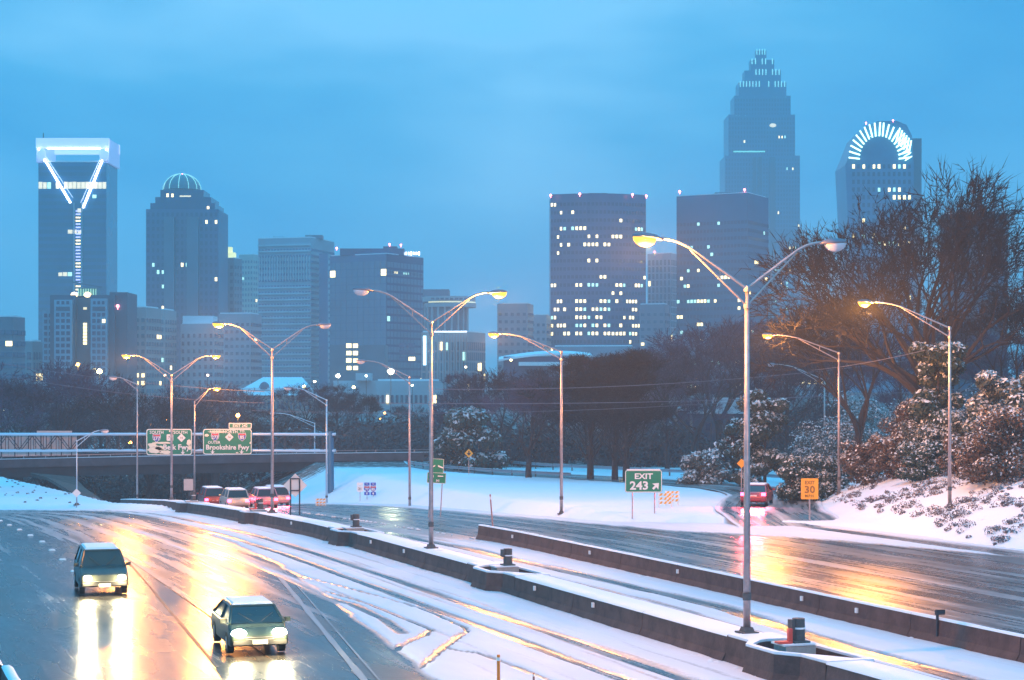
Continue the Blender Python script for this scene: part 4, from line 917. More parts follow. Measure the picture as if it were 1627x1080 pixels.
# 1 tower with the illuminated V crown
d = 1080; r = thing('crowned_tower', 'glass tower with a white glowing V of light under an open frame crown', 'skyscraper', (PX(115, d), d, 5), 0, 'downtown towers in the mist')
o_, W, z0, z1 = rb(r, bluew, 'wall', 61, 169, 258, 620, d, 30); mbs = (MB(), MB(), MB())
face(mbs, o_, (1, 0), W, 20, PZ(306, d), 3.9, 2.6, .86, .55, .035, 11, mx=.75); face(mbs, o_, (1, 0), W, PZ(305, d), PZ(283, d), 4.0, 2.3, .9, .5, .9, 13, {0: .95, 1: .95}, mx=.95); face(mbs, o_, (1, 0), W, PZ(281, d), PZ(262, d), 3.4, 2.6, .9, .6, .0, 14)
put(r, mbs, win_bl, (lit_dim, lit_c))
m = MB(); m.box((PX(117, d), d+17, PZ(257, d)+.4), (PX(170, d)-PX(63, d), 32, .8)); off(m.build('roof_snow', snow_m), r)
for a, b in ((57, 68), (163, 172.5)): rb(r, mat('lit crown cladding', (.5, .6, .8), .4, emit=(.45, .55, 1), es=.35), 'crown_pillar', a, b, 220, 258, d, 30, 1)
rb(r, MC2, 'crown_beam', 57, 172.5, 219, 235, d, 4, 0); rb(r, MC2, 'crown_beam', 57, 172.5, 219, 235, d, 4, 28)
rb(r, MC, 'light_strip', 75, 160, 235.2, 236.6, d, .5, -.5)
for k, (p0, p1) in enumerate((((61, 236), (112, 322)), ((170, 236), (132, 330)))):
    m = MB(); m.tube(at(*p0, d-1), at(*p1, d-1), .62, None, 6); off(m.build('light_strip', MC), r); m = MB(); m.tube(at(p0[0]+(4 if k == 0 else -4), p0[1], d-1), at(p1[0]+(4 if k == 0 else -4), p1[1]-8, d-1), .25, None, 5); off(m.build('light_strip', MC2), r)
for sx, a in ((-1, 66), (1, 165)): m = MB(); m.ell(tuple(at(a, 246, d-1.2)), (2.6, .8, 3.6), 10, 6); off(m.build('crown_lamp', MC2), r)
for a in (118, 130.5): rb(r, grey, 'fin', a-.9, a+.9, 322, 470, d, 1.2, -1.2)
for k in range(26): rb(r, mat('violet-white slot light', (.5, .5, .9), .5, emit=(.5, .5, 1), es=1.6) if k % 7 not in (2, 3) else lit_w, 'light_slot', 120.5, 128, 334+k*5.2, 336.2+k*5.2, d, .4, -.4)
m = MB(); m.tube(at(69, 219, d), at(69, 211, d), .3, None, 5); off(m.build('mast', steel_dk), r)
# 2 domed tower
d = 1000; r = thing('domed_tower', 'dark stepped tower with a faintly lit glass dome and red tip', 'skyscraper', (PX(290, d), d, 5), 0, 'downtown towers in the mist')
mbs = (MB(), MB(), MB()); tiers = [(232, 347, 332, 640, 0, 34), (238, 341, 322, 334, 1.5, 30), (245, 334, 312, 324, 3, 27), (252, 321, 300, 314, 5, 22)]
for k, (a, b, t, bb, y0, dep) in enumerate(tiers):
    o_, W, z0, z1 = rb(r, deep if k else bmat('dark blue masonry', (.012, .075, .18)), 'wall', a, b, t, bb, d, dep, y0); face(mbs, o_, (1, 0), W, max(z0, 12), z1-1, 3.8, 2.4, .5, .55, .06, 20+k, mx=.5)
for a, b in ((262, 278), (298, 316)): rb(r, bmat('blue pier', (.05, .13, .20)), 'pier', a, b, 345, 640, d, 3, -3)
put(r, mbs, win_dk); c = at(289, 302, d+14); m = MB(); m.ell(tuple(c), (10.2, 10.2, 8.6), 20, 6, 0, .995); off(m.build('dome', mat('dome glass', (.06, .18, .22), .2)), r)
for k in range(12):
    a = math.pi*2*k/12; m = MB(); m.path([tuple(c+Vector((10.35*math.cos(a)*math.cos(e), 10.35*math.sin(a)*math.cos(e), 8.8*math.sin(e)))) for e in np.linspace(0, 1.45, 7)], .16, 5); off(m.build('dome_rib', mat('lit rib', (.5, .8, .7), .5, emit=(.4, .9, .8), es=.9)), r)
rb(r, lit_dim, 'lit_window', 283, 301, 309, 311, d, .5, 4.6); beacons(r, [(290, 277, d+14)])
# 3 yellow-lit crown and its pale neighbour
d = 1040; r, zt, cc = corner_tower('blue tower behind the domed one, its stepped crown lit yellow', 346, 372, 378, 410, d, 25, midb, win_dk, (3.8, 2.6, .5, .5), (3.8, 2.6, .5, .5), .06, 31)
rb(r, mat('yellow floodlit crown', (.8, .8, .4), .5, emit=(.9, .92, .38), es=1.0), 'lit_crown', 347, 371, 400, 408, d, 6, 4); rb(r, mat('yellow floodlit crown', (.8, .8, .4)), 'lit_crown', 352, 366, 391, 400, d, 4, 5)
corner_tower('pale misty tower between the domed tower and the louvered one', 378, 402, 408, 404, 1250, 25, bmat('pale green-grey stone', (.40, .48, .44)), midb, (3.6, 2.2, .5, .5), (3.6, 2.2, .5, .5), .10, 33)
# 5 louvered tower
d = 930; lou = bmat('white louvers', (.44, .56, .62)); r, zt, cc = corner_tower('light grey tower banded with white louvers and twin rooftop plants', 407, 494, 522, 377, d, 16, bmat('grey panel tower', (.24, .36, .43)), bluew, (3.0, 1.6, .62, .40), (3.0, 1.6, .62, .4), .008, 41, parapet=4.5)
W = (494-407)*d/F/math.cos(R(16)); u1 = Vector((math.cos(R(16)), -math.sin(R(16)), 0)); n1 = Vector((-math.sin(R(16)), -math.cos(R(16)), 0)); FL = Vector((cc[0], cc[1], 0))-u1*W
nfl = int((zt-4)/3.0)
for k in range(nfl):
    z = 5+k*3.0
    if zt-22 < z < zt-8: continue
    m = MB(); p = FL+u1*(W/2)+n1*.35; m.box((p.x, p.y, z), (W, .7, .8), -R(16)); off(m.build('louver', lou), r)
for k in range(20):
    m = MB(); p = FL+u1*(W*(k+.5)/20)+n1*.3; m.box((p.x, p.y, zt-15), (.35, .5, 12), -R(16)); off(m.build('fin', lou), r)
rb(r, bluew, 'side_cladding', 505, 519, 401, 620, d-3, 3, 6); rb(r, lou, 'roof_plant', 430, 448, 373, 377, d, 8, 8); rb(r, midb, 'roof_plant', 482, 509, 371, 377, d, 8, 8)
# 6 big blue two-faced tower
d = 860; r, zt, cc = corner_tower('broad blue glass tower with one pale and one dark face and a white roof sign', 519, 614, 668, 403, d, 30, bluew, bmat('smooth blue glass', (.06, .18, .28), .15), (3.4, 3.0, .93, .9), (3.4, 2.6, .8, .7), .01, 51, side_wall=deep, mx=.4)
put(r, ((lambda q: (face(q, cc, (math.sin(R(30)), math.cos(R(30))), 30, PZ(435, d), PZ(428, d), 2.2, 1.8, .6, .5, .5, 5), q)[1])((MB(), MB(), MB()))), win_dk)
p0 = rb(r, deep, 'roof_plant', 537, 640, 392, 403, d, 12, 10); beacons(r, [(535, 394, d+9), (619, 388, d+9), (637, 389, d+9)], .45); rb(r, deep, 'roof_plant', 606, 628, 388, 392, d, 8, 12)
q = MB(); p = at(654, 403.5, d+20); 
for k in range(7): q.box((p.x-3.6+k*1.2, p.y-3-.0, p.z+.1), (.8, .3, 1.3 if k % 3 else 1.8), R(58))
off(q.build('roof_sign', mat('white sign glow', (1, 1, 1), .5, emit=(.85, .9, 1), es=4)), r)
rb(r, bmat('lower blue podium', (.05, .13, .19)), 'podium', 524, 612, 548, 640, d-30, 20)
q = (MB(), MB(), MB()); face(q, (PX(549, d-30), d-30), (1, 0), PX(569, d)-PX(549, d), PZ(590, d-30), PZ(543, d-30), 2.9, 2.8, .8, .6, .85, 7, {0: .8, 1: 1, 2: 1, 3: 1, 4: 1}, mx=1); face(q, (PX(633, d-30), d-30), (1, 0), PX(660, d)-PX(633, d), PZ(575, d-30), PZ(543, d-30), 2.9, 2.8, .8, .6, .6, 9, mx=1); put(r, q, deep, (lit_w, lit_w))
# 7 ring-topped tower
d = 760; r = thing('ring_top_tower', 'hexagonal-looking tower with a bright double ring under its flat top', 'tower', (PX(708, d), d, 4), 0, 'downtown towers in the mist')
def cyl(nm, m, px, rad, t, b, dd, kind=None, n=20): q = MB(); q.tube((PX(px, d), dd, PZ(b, d)), (PX(px, d), dd, PZ(t, d)), rad, None, n); return off(q.build(nm, m), r)
cyl('wall', midb, 708, 9.0, 475, 640, d+10); cyl('ring', grey, 712, 10.8, 470, 478, d+10); cyl('ring', mat('lit band', (.9, .9, .7), .5, emit=(.95, .9, .5), es=.8), 714, 10.3, 478, 480, d+10); cyl('ring', grey, 714, 10.6, 480, 487, d+10)
rb(r, midb, 'wall', 669, 711, 456, 640, d, 14, 16)
for k in range(9): a = R(200+k*17); q = MB(); q.box((PX(708, d)+9.2*math.cos(a), d+10+9.2*math.sin(a), PZ(560, d)), (.7, .7, PZ(488, d)-PZ(640, d)), a); off(q.build('fin', grey), r)
q = (MB(), MB(), MB()); face(q, (PX(684, d), d-.8), (1, 0), PX(744, d)-PX(684, d), PZ(477, d), PZ(472, d), 1.4, 1.7, .7, .6, .6, 3, mx=1); put(r, q, midb)
# other mid-rise blocks: label, a, c, b, top, d, theta, wall, win, lit
vert = (3.4, 1.9, .5, .8)
for k, (lb, a, c, b, top, d, th, wl, fr, pl) in enumerate((
    ('low pale office block with glowing white roof edge and vertical ribs', 668, 742, 770, 527, 640, 20, beige, vert, .12),
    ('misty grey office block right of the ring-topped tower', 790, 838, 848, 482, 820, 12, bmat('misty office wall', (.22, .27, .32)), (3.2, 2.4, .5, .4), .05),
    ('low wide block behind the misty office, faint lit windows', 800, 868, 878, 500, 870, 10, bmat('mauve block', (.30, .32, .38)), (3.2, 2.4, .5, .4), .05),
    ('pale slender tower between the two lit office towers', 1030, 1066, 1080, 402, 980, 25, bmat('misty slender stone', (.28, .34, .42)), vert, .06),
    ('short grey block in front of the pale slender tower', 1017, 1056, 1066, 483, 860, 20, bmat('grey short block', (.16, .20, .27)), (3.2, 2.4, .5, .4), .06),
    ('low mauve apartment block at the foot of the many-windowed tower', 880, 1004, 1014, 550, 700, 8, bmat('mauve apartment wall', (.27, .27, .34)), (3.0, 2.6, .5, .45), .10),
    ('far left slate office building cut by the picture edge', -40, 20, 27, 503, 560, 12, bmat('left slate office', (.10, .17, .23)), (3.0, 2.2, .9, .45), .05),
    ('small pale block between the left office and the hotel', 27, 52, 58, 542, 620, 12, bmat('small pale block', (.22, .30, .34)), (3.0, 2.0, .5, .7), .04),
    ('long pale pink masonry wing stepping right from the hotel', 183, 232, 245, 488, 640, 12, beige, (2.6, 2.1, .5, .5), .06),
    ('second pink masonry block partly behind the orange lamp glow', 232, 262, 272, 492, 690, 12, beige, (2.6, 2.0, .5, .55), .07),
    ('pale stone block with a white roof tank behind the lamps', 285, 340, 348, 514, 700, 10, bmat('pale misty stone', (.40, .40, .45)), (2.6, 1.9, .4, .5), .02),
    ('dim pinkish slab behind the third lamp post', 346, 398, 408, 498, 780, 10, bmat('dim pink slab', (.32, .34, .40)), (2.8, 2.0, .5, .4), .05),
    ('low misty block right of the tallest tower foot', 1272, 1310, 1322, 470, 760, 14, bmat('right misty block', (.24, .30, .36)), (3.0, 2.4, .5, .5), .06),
    ('dark block glimpsed behind the big bare tree', 1500, 1600, 1627, 338, 420, 14, bmat('hidden dark block', (.03, .06, .09)), (3.2, 3.0, .6, .5), .03))):
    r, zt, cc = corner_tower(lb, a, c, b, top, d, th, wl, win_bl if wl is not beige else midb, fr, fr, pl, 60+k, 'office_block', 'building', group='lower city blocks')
    if k == 0:
        rb(r, mat('white roof edge light', (1, 1, 1), .5, emit=(.9, .95, 1), es=2.2), 'light_strip', 690, 742, 526, 528, d, .5, -2); rb(r, mat('tall lit sign', (.7, .9, 1), .5, emit=(.55, .85, 1), es=2.2), 'lit_sign', 672, 677, 533, 580, d, .5, 1)
        for j in range(12): rb(r, grey, 'fin', 690+j*4.4, 691.2+j*4.4, 531, 640, d, .8, -2+j*-.0)
    if k == 10: rb(r, mat('white roof tank', (.75, .78, .85), .6), 'roof_tank', 288, 337, 501, 514, d, 10, 3)
    if k == 3: beacons(r, [(1040, 400, d)], .4)
# 10 curved many-windowed tower
d = 880; r = thing('office_tower', 'broad dark tower with rows of warm lit windows and red roof beacons', 'skyscraper', (PX(950, d), d, 5), 0, 'downtown towers in the mist')
xa, xb_ = PX(875, d), PX(1028, d); nseg = 8; pts = [(xa+(xb_-xa)*i/nseg, d+6*((i/nseg-.45)**2)*4) for i in range(nseg+1)]; zt = PZ(307, d)
m = MB(); m.prism(pts+[(xb_, d+32), (xa, d+32)], (0, 0, 2), (1, 0, 0), (0, 1, 0), (0, 0, 1), zt-2); off(m.build('wall', bmat('violet-blue tower wall', (.015, .075, .20), .3)), r)
mbs = (MB(), MB(), MB())
for i in range(nseg):
    a, b = pts[i], pts[i+1]; l_ = math.hypot(b[0]-a[0], b[1]-a[1]); u = ((b[0]-a[0])/l_, (b[1]-a[1])/l_)
    rows = {5: .8, 6: .75, 7: .45, 8: .6, 9: .55, 11: .25, 14: .2 if i < 4 else .05, 16: .55 if i < 5 else .1, 17: .5, 18: .5 if i < 5 else .2, 19: .05, 20: .02, 21: .12, 22: .3 if i > 3 else .1}
    face(mbs, a, u, l_, 14, zt-3, 3.7, 1.5, .62, .42, .07, 90+i, rows, mx=.85)
put(r, mbs, win_dk); beacons(r, [(875, 310, d), (921, 308, d), (1005, 309, d), (1027, 311, d)]); rb(r, deepb, 'roof_plant', 937, 967, 303, 307, d, 10, 10)
# 12 two-face tower with green-lit windows
d = 900; r, zt, cc = corner_tower('blue tower with mixed warm and green lit floors before the tallest one', 1080, 1188, 1232, 306, d, 28, bmat('teal tower wall', (.012, .10, .21), .25), win_dk, (3.7, 1.7, .7, .42), (3.7, 1.7, .7, .42), .16, 101, parapet=12, mx=.65)
beacons(r, [(1080, 304, d), (1183, 301, d)]); rb(r, deepb, 'roof_plant', 1140, 1185, 302, 306, d, 10, 10)
# 13 tallest tower
d = 1750; r = thing('stepped_tower', 'tallest tower stepping up into the cloud with pale green crown lights', 'skyscraper', (PX(1212, d), d, 6), 0, 'downtown towers in the mist')
mbs = (MB(), MB(), MB()); tb_ = bmat('granite blue tower', (.02, .14, .27), .3)
for k, (a, b, t, bb, y0, dep) in enumerate(((1152, 1271, 247, 640, 0, 46), (1158, 1264, 181, 249, 3, 40), (1168, 1258, 150, 183, 7, 32), (1176, 1252, 128, 152, 10, 26), (1186, 1244, 108, 130, 13, 20), (1196, 1234, 90, 110, 16, 14), (1205, 1222, 74, 92, 19, 8))):
    o_, W, z0, z1 = rb(r, tb_, 'wall', a, b, t, bb, d, dep, y0)
    if k < 3: face(mbs, o_, (1, 0), W, max(z0, 12), z1-2, 4.0, 2.6, .45, .6, .05, 110+k, mx=.4)
    nb_ = max(4, int((b-a)/5)); cl = mat('pale green crown light', (.6, 1, .9), .5, emit=(.45, 1.0, .85), es=.9)
    if k >= 1:
        for j in range(nb_):
            if rng.random() < (.35 if k < 3 else .75): rb(r, cl, 'crown_light', a+(b-a)*(j+.3)/nb_, a+(b-a)*(j+.55)/nb_, t-(2 if k > 2 else -2), t+(7 if k > 2 else 2), d, .5, y0-.6)
for a in (1196, 1205, 1222, 1226): rb(r, bmat('granite blue pier', (.02, .08, .15)), 'pier', a, a+5, 250, 640, d, 2.5, -2.5)
rb(r, mat('green floor glow', (.4, .9, .7), .5, emit=(.3, .95, .7), es=.8), 'lit_band', 1166, 1216, 239, 241, d, .5, 2.4); put(r, mbs, win_bl, (lit_w, lit_c)); m = MB(); m.ell(tuple(at(1228, 199, d+2)), (3.2, .8, 1.9), 10, 5); off(m.build('lit_window', lit_dim), r)
# 14 arched crown tower
d = 960; r = thing('arched_crown_tower', 'flared tower with a dazzling green-white arched lattice crown beside the bare tree', 'skyscraper', (PX(1396, d), d, 5), 0, 'downtown towers in the mist')
P_ = lambda px, py: (PX(px, d), PZ(py, d))
outl = [P_(1352, 640), P_(1350, 400), P_(1343, 262), P_(1352, 240), P_(1362, 215), P_(1376, 200), P_(1398, 192), P_(1425, 192), P_(1440, 198), P_(1449, 215), P_(1452, 262), P_(1450, 640)]
m = MB(); m.prism(outl[::-1], (0, d, 0), (1, 0, 0), (0, 0, 1), (0, 1, 0), 30); off(m.build('wall', bmat('crowned tower wall', (.04, .21, .36), .3)), r)
mbs = (MB(), MB(), MB()); face(mbs, (PX(1352, d), d), (1, 0), PX(1449, d)-PX(1352, d), 14, PZ(258, d), 3.8, 2.4, .5, .55, .08, 120, {9: .3, 17: .6, 18: .1, 27: .4}, mx=.6); put(r, mbs, win_bl)
rb(r, midb, 'wall', 1451, 1467, 218, 640, d, 20, 4); rb(r, midb, 'roof_plant', 1398, 1428, 189, 193, d, 12, 8)
cm = mat('crown lattice light', (.8, 1, .9), .5, emit=(.72, 1.0, .80), es=2.4)
def bar(x0, y0, x1, y1, w_=.42): q = MB(); q.tube(at(x0, y0, d-1), at(x1, y1, d-1), w_, None, 5); off(q.build('light_bar', cm), r)
N_ = 19
for k in range(N_):
    a = math.pi*(1-k/(N_-1)); cx, cy_ = 1397, 252; ox, oy = cx+50*math.cos(a), cy_-56*math.sin(a); ix, iy = cx+31*math.cos(a), cy_-36*math.sin(a)
    lean = 5 if k < N_/2 else -5; bar(ix, iy, ox+lean*.3, oy-2)
for k in range(6): bar(1430+k*3.6, 203+k*4, 1424+k*4, 225+k*4); bar(1428+k*2, 225+k*6, 1441+k*1.6, 218+k*6, .3)
beacons(r, [(1376, 195, d), (1419, 191, d)], .45)
# 15 hotel
d = 600; r = thing('hotel_building', 'blue masonry hotel block with rows of square windows and a glass roof pavilion', 'building', (PX(130, d), d, 3), 0, 'lower city blocks'); fw = bmat('light window surround', (.20, .36, .46)); mbs = (MB(), MB(), MB())
for k, (a, b, t, y0, wl, cols, pl, ttop) in enumerate(((60, 78, 492, 6, fw, 2, .0, 495), (77, 117, 468, 2, deepb, 0, 0, 0), (86, 114, 476, 0, fw, 3, .06, 495), (115, 144, 472, 5, deepb, 0, 0, 0), (141, 180, 468, 2, deepb, 0, 0, 0), (144, 170, 474, 0, fw, 3, .05, 495), (170, 198, 463, 4, deepb, 0, 0, 0))):
    o_, W, z0, z1 = rb(r, wl, 'wall', a, b, t, 640, d, 16, y0)
    if cols:
        zt_ = PZ(ttop, d); n = 11
        face(mbs, (o_[0]+.3, o_[1]), (1, 0), W-.6, zt_-n*1.95, zt_, 1.95, (W-.6)/cols, .68, .62, pl, 130+k, mx=1, depth=.12)
        if cols == 3: face(mbs, (o_[0]+.5, o_[1]), (1, 0), W-1, PZ(484, d), PZ(477.5, d), 1.4, (W-1)/3, .6, .8, 0, 1, depth=.12); rb(r, deepb, 'window_band', a+3, b-3, 487, 493.5, d, .2, -.2)
put(r, mbs, win_dk)
for k in range(8): rb(r, lit_w if k else lit_dim, 'lit_window', 127, 132.5, 507+k*5.1 if k else 487, 511+k*5.1 if k else 490.5, d, .3, 4.6)
rb(r, mat('pavilion glass', (.1, .3, .3), .2), 'pavilion', 117, 146, 456, 469, d, 6, 6); m = MB(); a, b, c_, e_ = at(115, 447, d+5), at(162, 455, d+5), at(162, 455, d+14), at(115, 447, d+14); m.quad(a, b, c_, e_); v = Vector((0, 0, -.5)); m.quad(a+v, b+v, b, a); off(m.build('sloped_roof', bmat('blue slate roof', (.10, .16, .22))), r)
for k in range(8): rb(r, mat('pavilion mullion light', (.5, .8, .6), .5, emit=(.5, .9, .6), es=.5), 'mullion', 117.5+k*4, 118.5+k*4, 457, 468, d, .3, 5.6)
for px in (118, 139): m = MB(); m.ell(tuple(at(px, 468, d+4)), (1.2, .7, .9), 10, 5); off(m.build('uplight', mat('warm uplight', (1, .8, .5), .5, emit=(1, .68, .3), es=3.5)), r)
beacons(r, [(187, 486, d+3)], .5)
# domed white snow roof hall
d = 480; r = thing('museum_hall', 'pale hall with a broad snow-covered hipped roof and rows of arched windows', 'building', (PX(435, d), d, 2), 0)
rb(r, bmat('cream hall wall', (.42, .34, .32)), 'wall', 372, 500, 628, 700, d, 24)
m = MB(); B = [at(366, 628, d-1), at(506, 628, d-1), at(506, 628, d+25), at(366, 628, d+25)]; T = [at(418, 599, d+8), at(480, 599, d+8), at(480, 599, d+16), at(418, 599, d+16)]
for i in range(4): j = (i+1) % 4; m.quad(B[i], B[j], T[j], T[i])
m.quad(*T); off(m.build('roof', snow_m), r); rb(r, snow_m, 'snow_cap', 380, 498, 616, 620, d, 20, 1)
m = MB(); m.ell(tuple(at(420, 618, d+2)), (1.4, 1.4, 1.9), 12, 5, 0, .99); off(m.build('turret', midb), r)
mbs = (MB(), MB(), MB()); face(mbs, (PX(382, d), d), (1, 0), 18, PZ(652, d), PZ(634, d), 2.6, 1.1, .5, .7, .0, 3); put(r, mbs, midb)
# long white building
d = 500; r, zt, cc = corner_tower('long white low building with a grid of dark windows and lamps on its roof edge', 596, 688, 700, 605, d, 8, bmat('white long wall', (.42, .46, .50)), deepb, (2.4, 1.25, .5, .6), (2.4, 1.25, .5, .6), .10, 140, 'civic_building', 'building', group=None)
for k in range(14): rb(r, mat('small cool roof lamp', (.8, .95, 1), .5, emit=(.7, .9, 1), es=3), 'roof_lamp', 603+k*6.2, 605+k*6.2, 611, 613.5, d, .4, 11-k*.85)
rb(r, bmat('white penthouse', (.5, .55, .6)), 'penthouse', 560, 584, 592, 604, d, 8, 10); rb(r, bmat('white penthouse', (.5, .55, .6)), 'wall', 520, 598, 604, 700, d, 10, 16)
# arena with a white curved roof
d = 460; r = thing('arena', 'low arena with two white curved roof edges behind the bare trees', 'building', (PX(868, d), d, 2), 0)
m = MB()
for i in range(14):
    u0, u1 = i/14, (i+1)/14; f_ = lambda u, e: at(792+150*u, 577-16*math.sin(math.pi*(.12+.6*u))+e, d)
    m.quad(f_(u0, 3.2), f_(u1, 3.2), f_(u1, 0), f_(u0, 0)); v = Vector((0, 18, 1)); m.quad(f_(u0, 0), f_(u1, 0), f_(u1, 0)+v, f_(u0, 0)+v)
off(m.build('roof', snow_m), r); rb(r, bmat('dark arena glass', (.05, .10, .2)), 'wall', 800, 940, 566, 640, d, 16, 1.5); rb(r, snow_m, 'canopy', 824, 912, 575, 581, d, 4, -2)
for lb, px, py, d, c_, e_, r_ in (('low warm street lamp at the foot of the louvered tower', 500, 606, 420, (1, .85, .5), 9, .3), ('small white street lamp under the blue two-faced tower', 582, 597, 430, (.8, 1, .9), 8, .3), ('greenish street lamp right of the dazzling floodlight', 655, 612, 430, (.8, 1, .7), 8, .28), ('warm street lamp beneath the ring-topped tower', 740, 583, 430, (1, .8, .5), 8, .28), ('amber street lamp before the misty office block', 812, 572, 430, (1, .65, .3), 9, .3), ('pinkish street lamp between the pale stone block and the slab', 330, 596, 420, (1, .7, .5), 8, .28), ('orange street lamp beneath the pink masonry wing', 262, 596, 420, (1, .6, .3), 8, .28), ('white street lamp near the right misty block', 1290, 500, 500, (1, .95, .8), 7, .3)):
    globe(lb, px, py, d, c_, e_, r_)
# houses among trees on the far right with snowy roofs
for lb, px, py, d, w_, h in (('small snow-roofed shed glimpsed left of the tall median post', 1150, 657, 260, 4.5, 2.2), ('snow-roofed low house behind the columnar evergreen', 1110, 652, 270, 3.2, 1.3), ('low building with a lit orange shopfront beyond the overpass', 700, 708, 300, 4.2, 1.8)):
    x, z = PX(px, d), PZ(py, d); g = G(x, d)-.5; r = thing('house', lb, 'house', (x, d, g)); m = MB(); m.box((0, 0, (z-g)/2), (w_*2, 4, z-g)); m.build('wall', deepb if px > 900 else mat('warm lit front', (.6, .3, .12), .6, emit=(1, .35, .12), es=.5), r)
    m = MB(); m.prism([(-w_-.3, 0), (w_+.3, 0), (w_*.4, h), (-w_*.4, h)][::-1], (0, -2.3, z-g), (1, 0, 0), (0, 0, 1), (0, 1, 0), 4.6); m.build('roof', snow_m, r)
    for sx in (-.5, .5): m = MB(); m.box((sx*w_, -2.05, (z-g)*.75), (.9, .1, 1.0)); m.build('window', win_dk, r)

# ------------------------------------------------------------------ trees
def bare_tree(seed, H, spread, upright, tips, levels=5, lead=0, limbs=4):
    q = random.Random(seed); T, W = MB(), MB(); tw = W
    def rnd(s): return Vector((q.gauss(0, s), q.gauss(0, s), q.gauss(0, s)))
    def twigspray(p, d_, n, l_):
        for _ in range(n):
            a = (d_+rnd(.55)+Vector((0, 0, .15))).normalized(); ll = l_*q.uniform(.5, 1.1); e = p+a*ll; mid = p+a*ll*.5+rnd(.03*ll)
            s = a.cross(rnd(1)).normalized()*.016; s2 = a.cross(s).normalized()*.016
            tw.quad(p-s, p+s, mid+s*.8, mid-s*.8); tw.tri(mid-s*.8, mid+s*.8, e); tw.tri(mid-s2, mid+s2, e)
            for _k in range(3):
                b = (a+rnd(.6)).normalized(); f0 = p+a*ll*q.uniform(.25, .85); f1 = f0+b*ll*q.uniform(.3, .55); s3 = b.cross(rnd(1)).normalized()*.013; tw.tri(f0-s3, f0+s3, f1)
    def grow(p, d_, l_, r_, lv):
        if lv > 3 and q.random() < .18: return
        pts = [p]; rad = [r_]; n = 3 if lv < 2 else 2; cur = p; dd = d_
        for i in range(n):
            dd = (dd+rnd(.11)+Vector((0, 0, upright*.10))).normalized(); cur = cur+dd*l_/n; pts.append(cur); rad.append(r_*(1-.38*(i+1)/n))
        (T if lv < 4 else W).path(pts, rad, 7 if lv == 0 else (5 if lv < 3 else 3), False)
        if lv >= levels: twigspray(cur, dd, tips, l_*1.1); twigspray(pts[1], dd, tips//2, l_*.9); return
        k = q.choice((2, 3, 3)) if lv else limbs
        for i in range(k):
            ang = q.uniform(0, 6.283); lean = (q.uniform(.35, .75) if lv or limbs == 4 else q.uniform(.25, 1.35))*spread; side = Vector((math.cos(ang), math.sin(ang), 0)); nd = (dd*1.0+side*lean+Vector((0, 0, upright*.25))).normalized()
            b = pts[-1] if i < 2 or (lv == 0 and limbs > 4 and i < 5) else pts[-2]+(pts[-1]-pts[-2])*q.uniform(.0, .8); grow(b, nd, l_*q.uniform(.66, .86), rad[-1]*q.uniform(.62, .8), lv+1)
        if lv: grow(cur, (dd+rnd(.12)).normalized(), l_*.78, rad[-1]*.85, lv+1)
    if not lead: grow(Vector((0, 0, -.3)), Vector((0, 0, 1)), H*.24, H*(.021 if limbs == 4 else .032), 0)
    else:
        pts = [Vector((rnd(.05*i/8).x, rnd(.05*i/8).y, -.3+H*.9*i/8)) for i in range(9)]; T.path(pts, [H*.018*(1-.085*i) for i in range(9)], 8, False)
        for i in range(lead):
            u = .17+.80*i/lead; k = u*8; b = pts[min(int(k), 7)].lerp(pts[min(int(k), 7)+1], k-int(k)); a = i*2.4+q.uniform(-.4, .4)
            grow(b, Vector((math.cos(a)*spread, math.sin(a)*spread, .55+upright)).normalized(), H*.19*(1-.45*u)*q.uniform(.8, 1.2), H*.006*(1.1-.6*u), 2)
    zs = max(v[2] for v in W.v); k = H/zs
    print('TREE', seed, len(T.f), len(W.f))
    for B in (T, W): B.v = [tuple(c*k for c in v) for v in B.v]
    return T.mesh('trunk'), W.mesh('crown')
def leafy(seed, blobs, n, ls, snowp=.45):
    """evergreen foliage: leaf faces spread through clump volumes, snow on the upper ones"""
    q = np.random.RandomState(seed); V = []; A = []; per = max(1, n//len(blobs))
    for (cx, cy_, cz, rx, ry, rz_) in blobs:
        g = q.normal(size=(per, 3)); g /= np.linalg.norm(g, axis=1)[:, None]; rad = q.uniform(.55, 1.05, per)**.6; p = np.array([cx, cy_, cz])+g*rad[:, None]*np.array([rx, ry, rz_])
        up = g[:, 2]*rad; nrm = g+q.normal(size=(per, 3))*.55+np.array([0, 0, .5]); nrm /= np.linalg.norm(nrm, axis=1)[:, None]
        t = np.cross(nrm, q.normal(size=(per, 3))); t /= np.linalg.norm(t, axis=1)[:, None]; b = np.cross(nrm, t); sz = ls*q.uniform(.55, 1.35, per)[:, None]
        V.append(np.stack([p-t*sz*.5-b*sz*.12, p+b*sz*.32-nrm*sz*.08, p+t*sz*.6+b*sz*.05, p-b*sz*.34-nrm*sz*.08], 1)); A.append(((q.rand(per) < snowp*(.45+up)) & (nrm[:, 2] > .05))*q.uniform(.35, .95, per))
    V = np.concatenate(V); A = np.concatenate(A); nf = len(V); me = bpy.data.meshes.new('foliage'); me.vertices.add(nf*4); me.vertices.foreach_set('co', V.reshape(-1).astype(np.float32)); me.loops.add(nf*4); me.loops.foreach_set('vertex_index', np.arange(nf*4, dtype=np.int32)); me.polygons.add(nf); me.polygons.foreach_set('loop_start', np.arange(0, nf*4, 4, dtype=np.int32))
    at_ = me.attributes.new('snow', 'FLOAT', 'POINT'); at_.data.foreach_set('value', np.repeat(A, 4).astype(np.float32)); me.update(calc_edges=True); return me
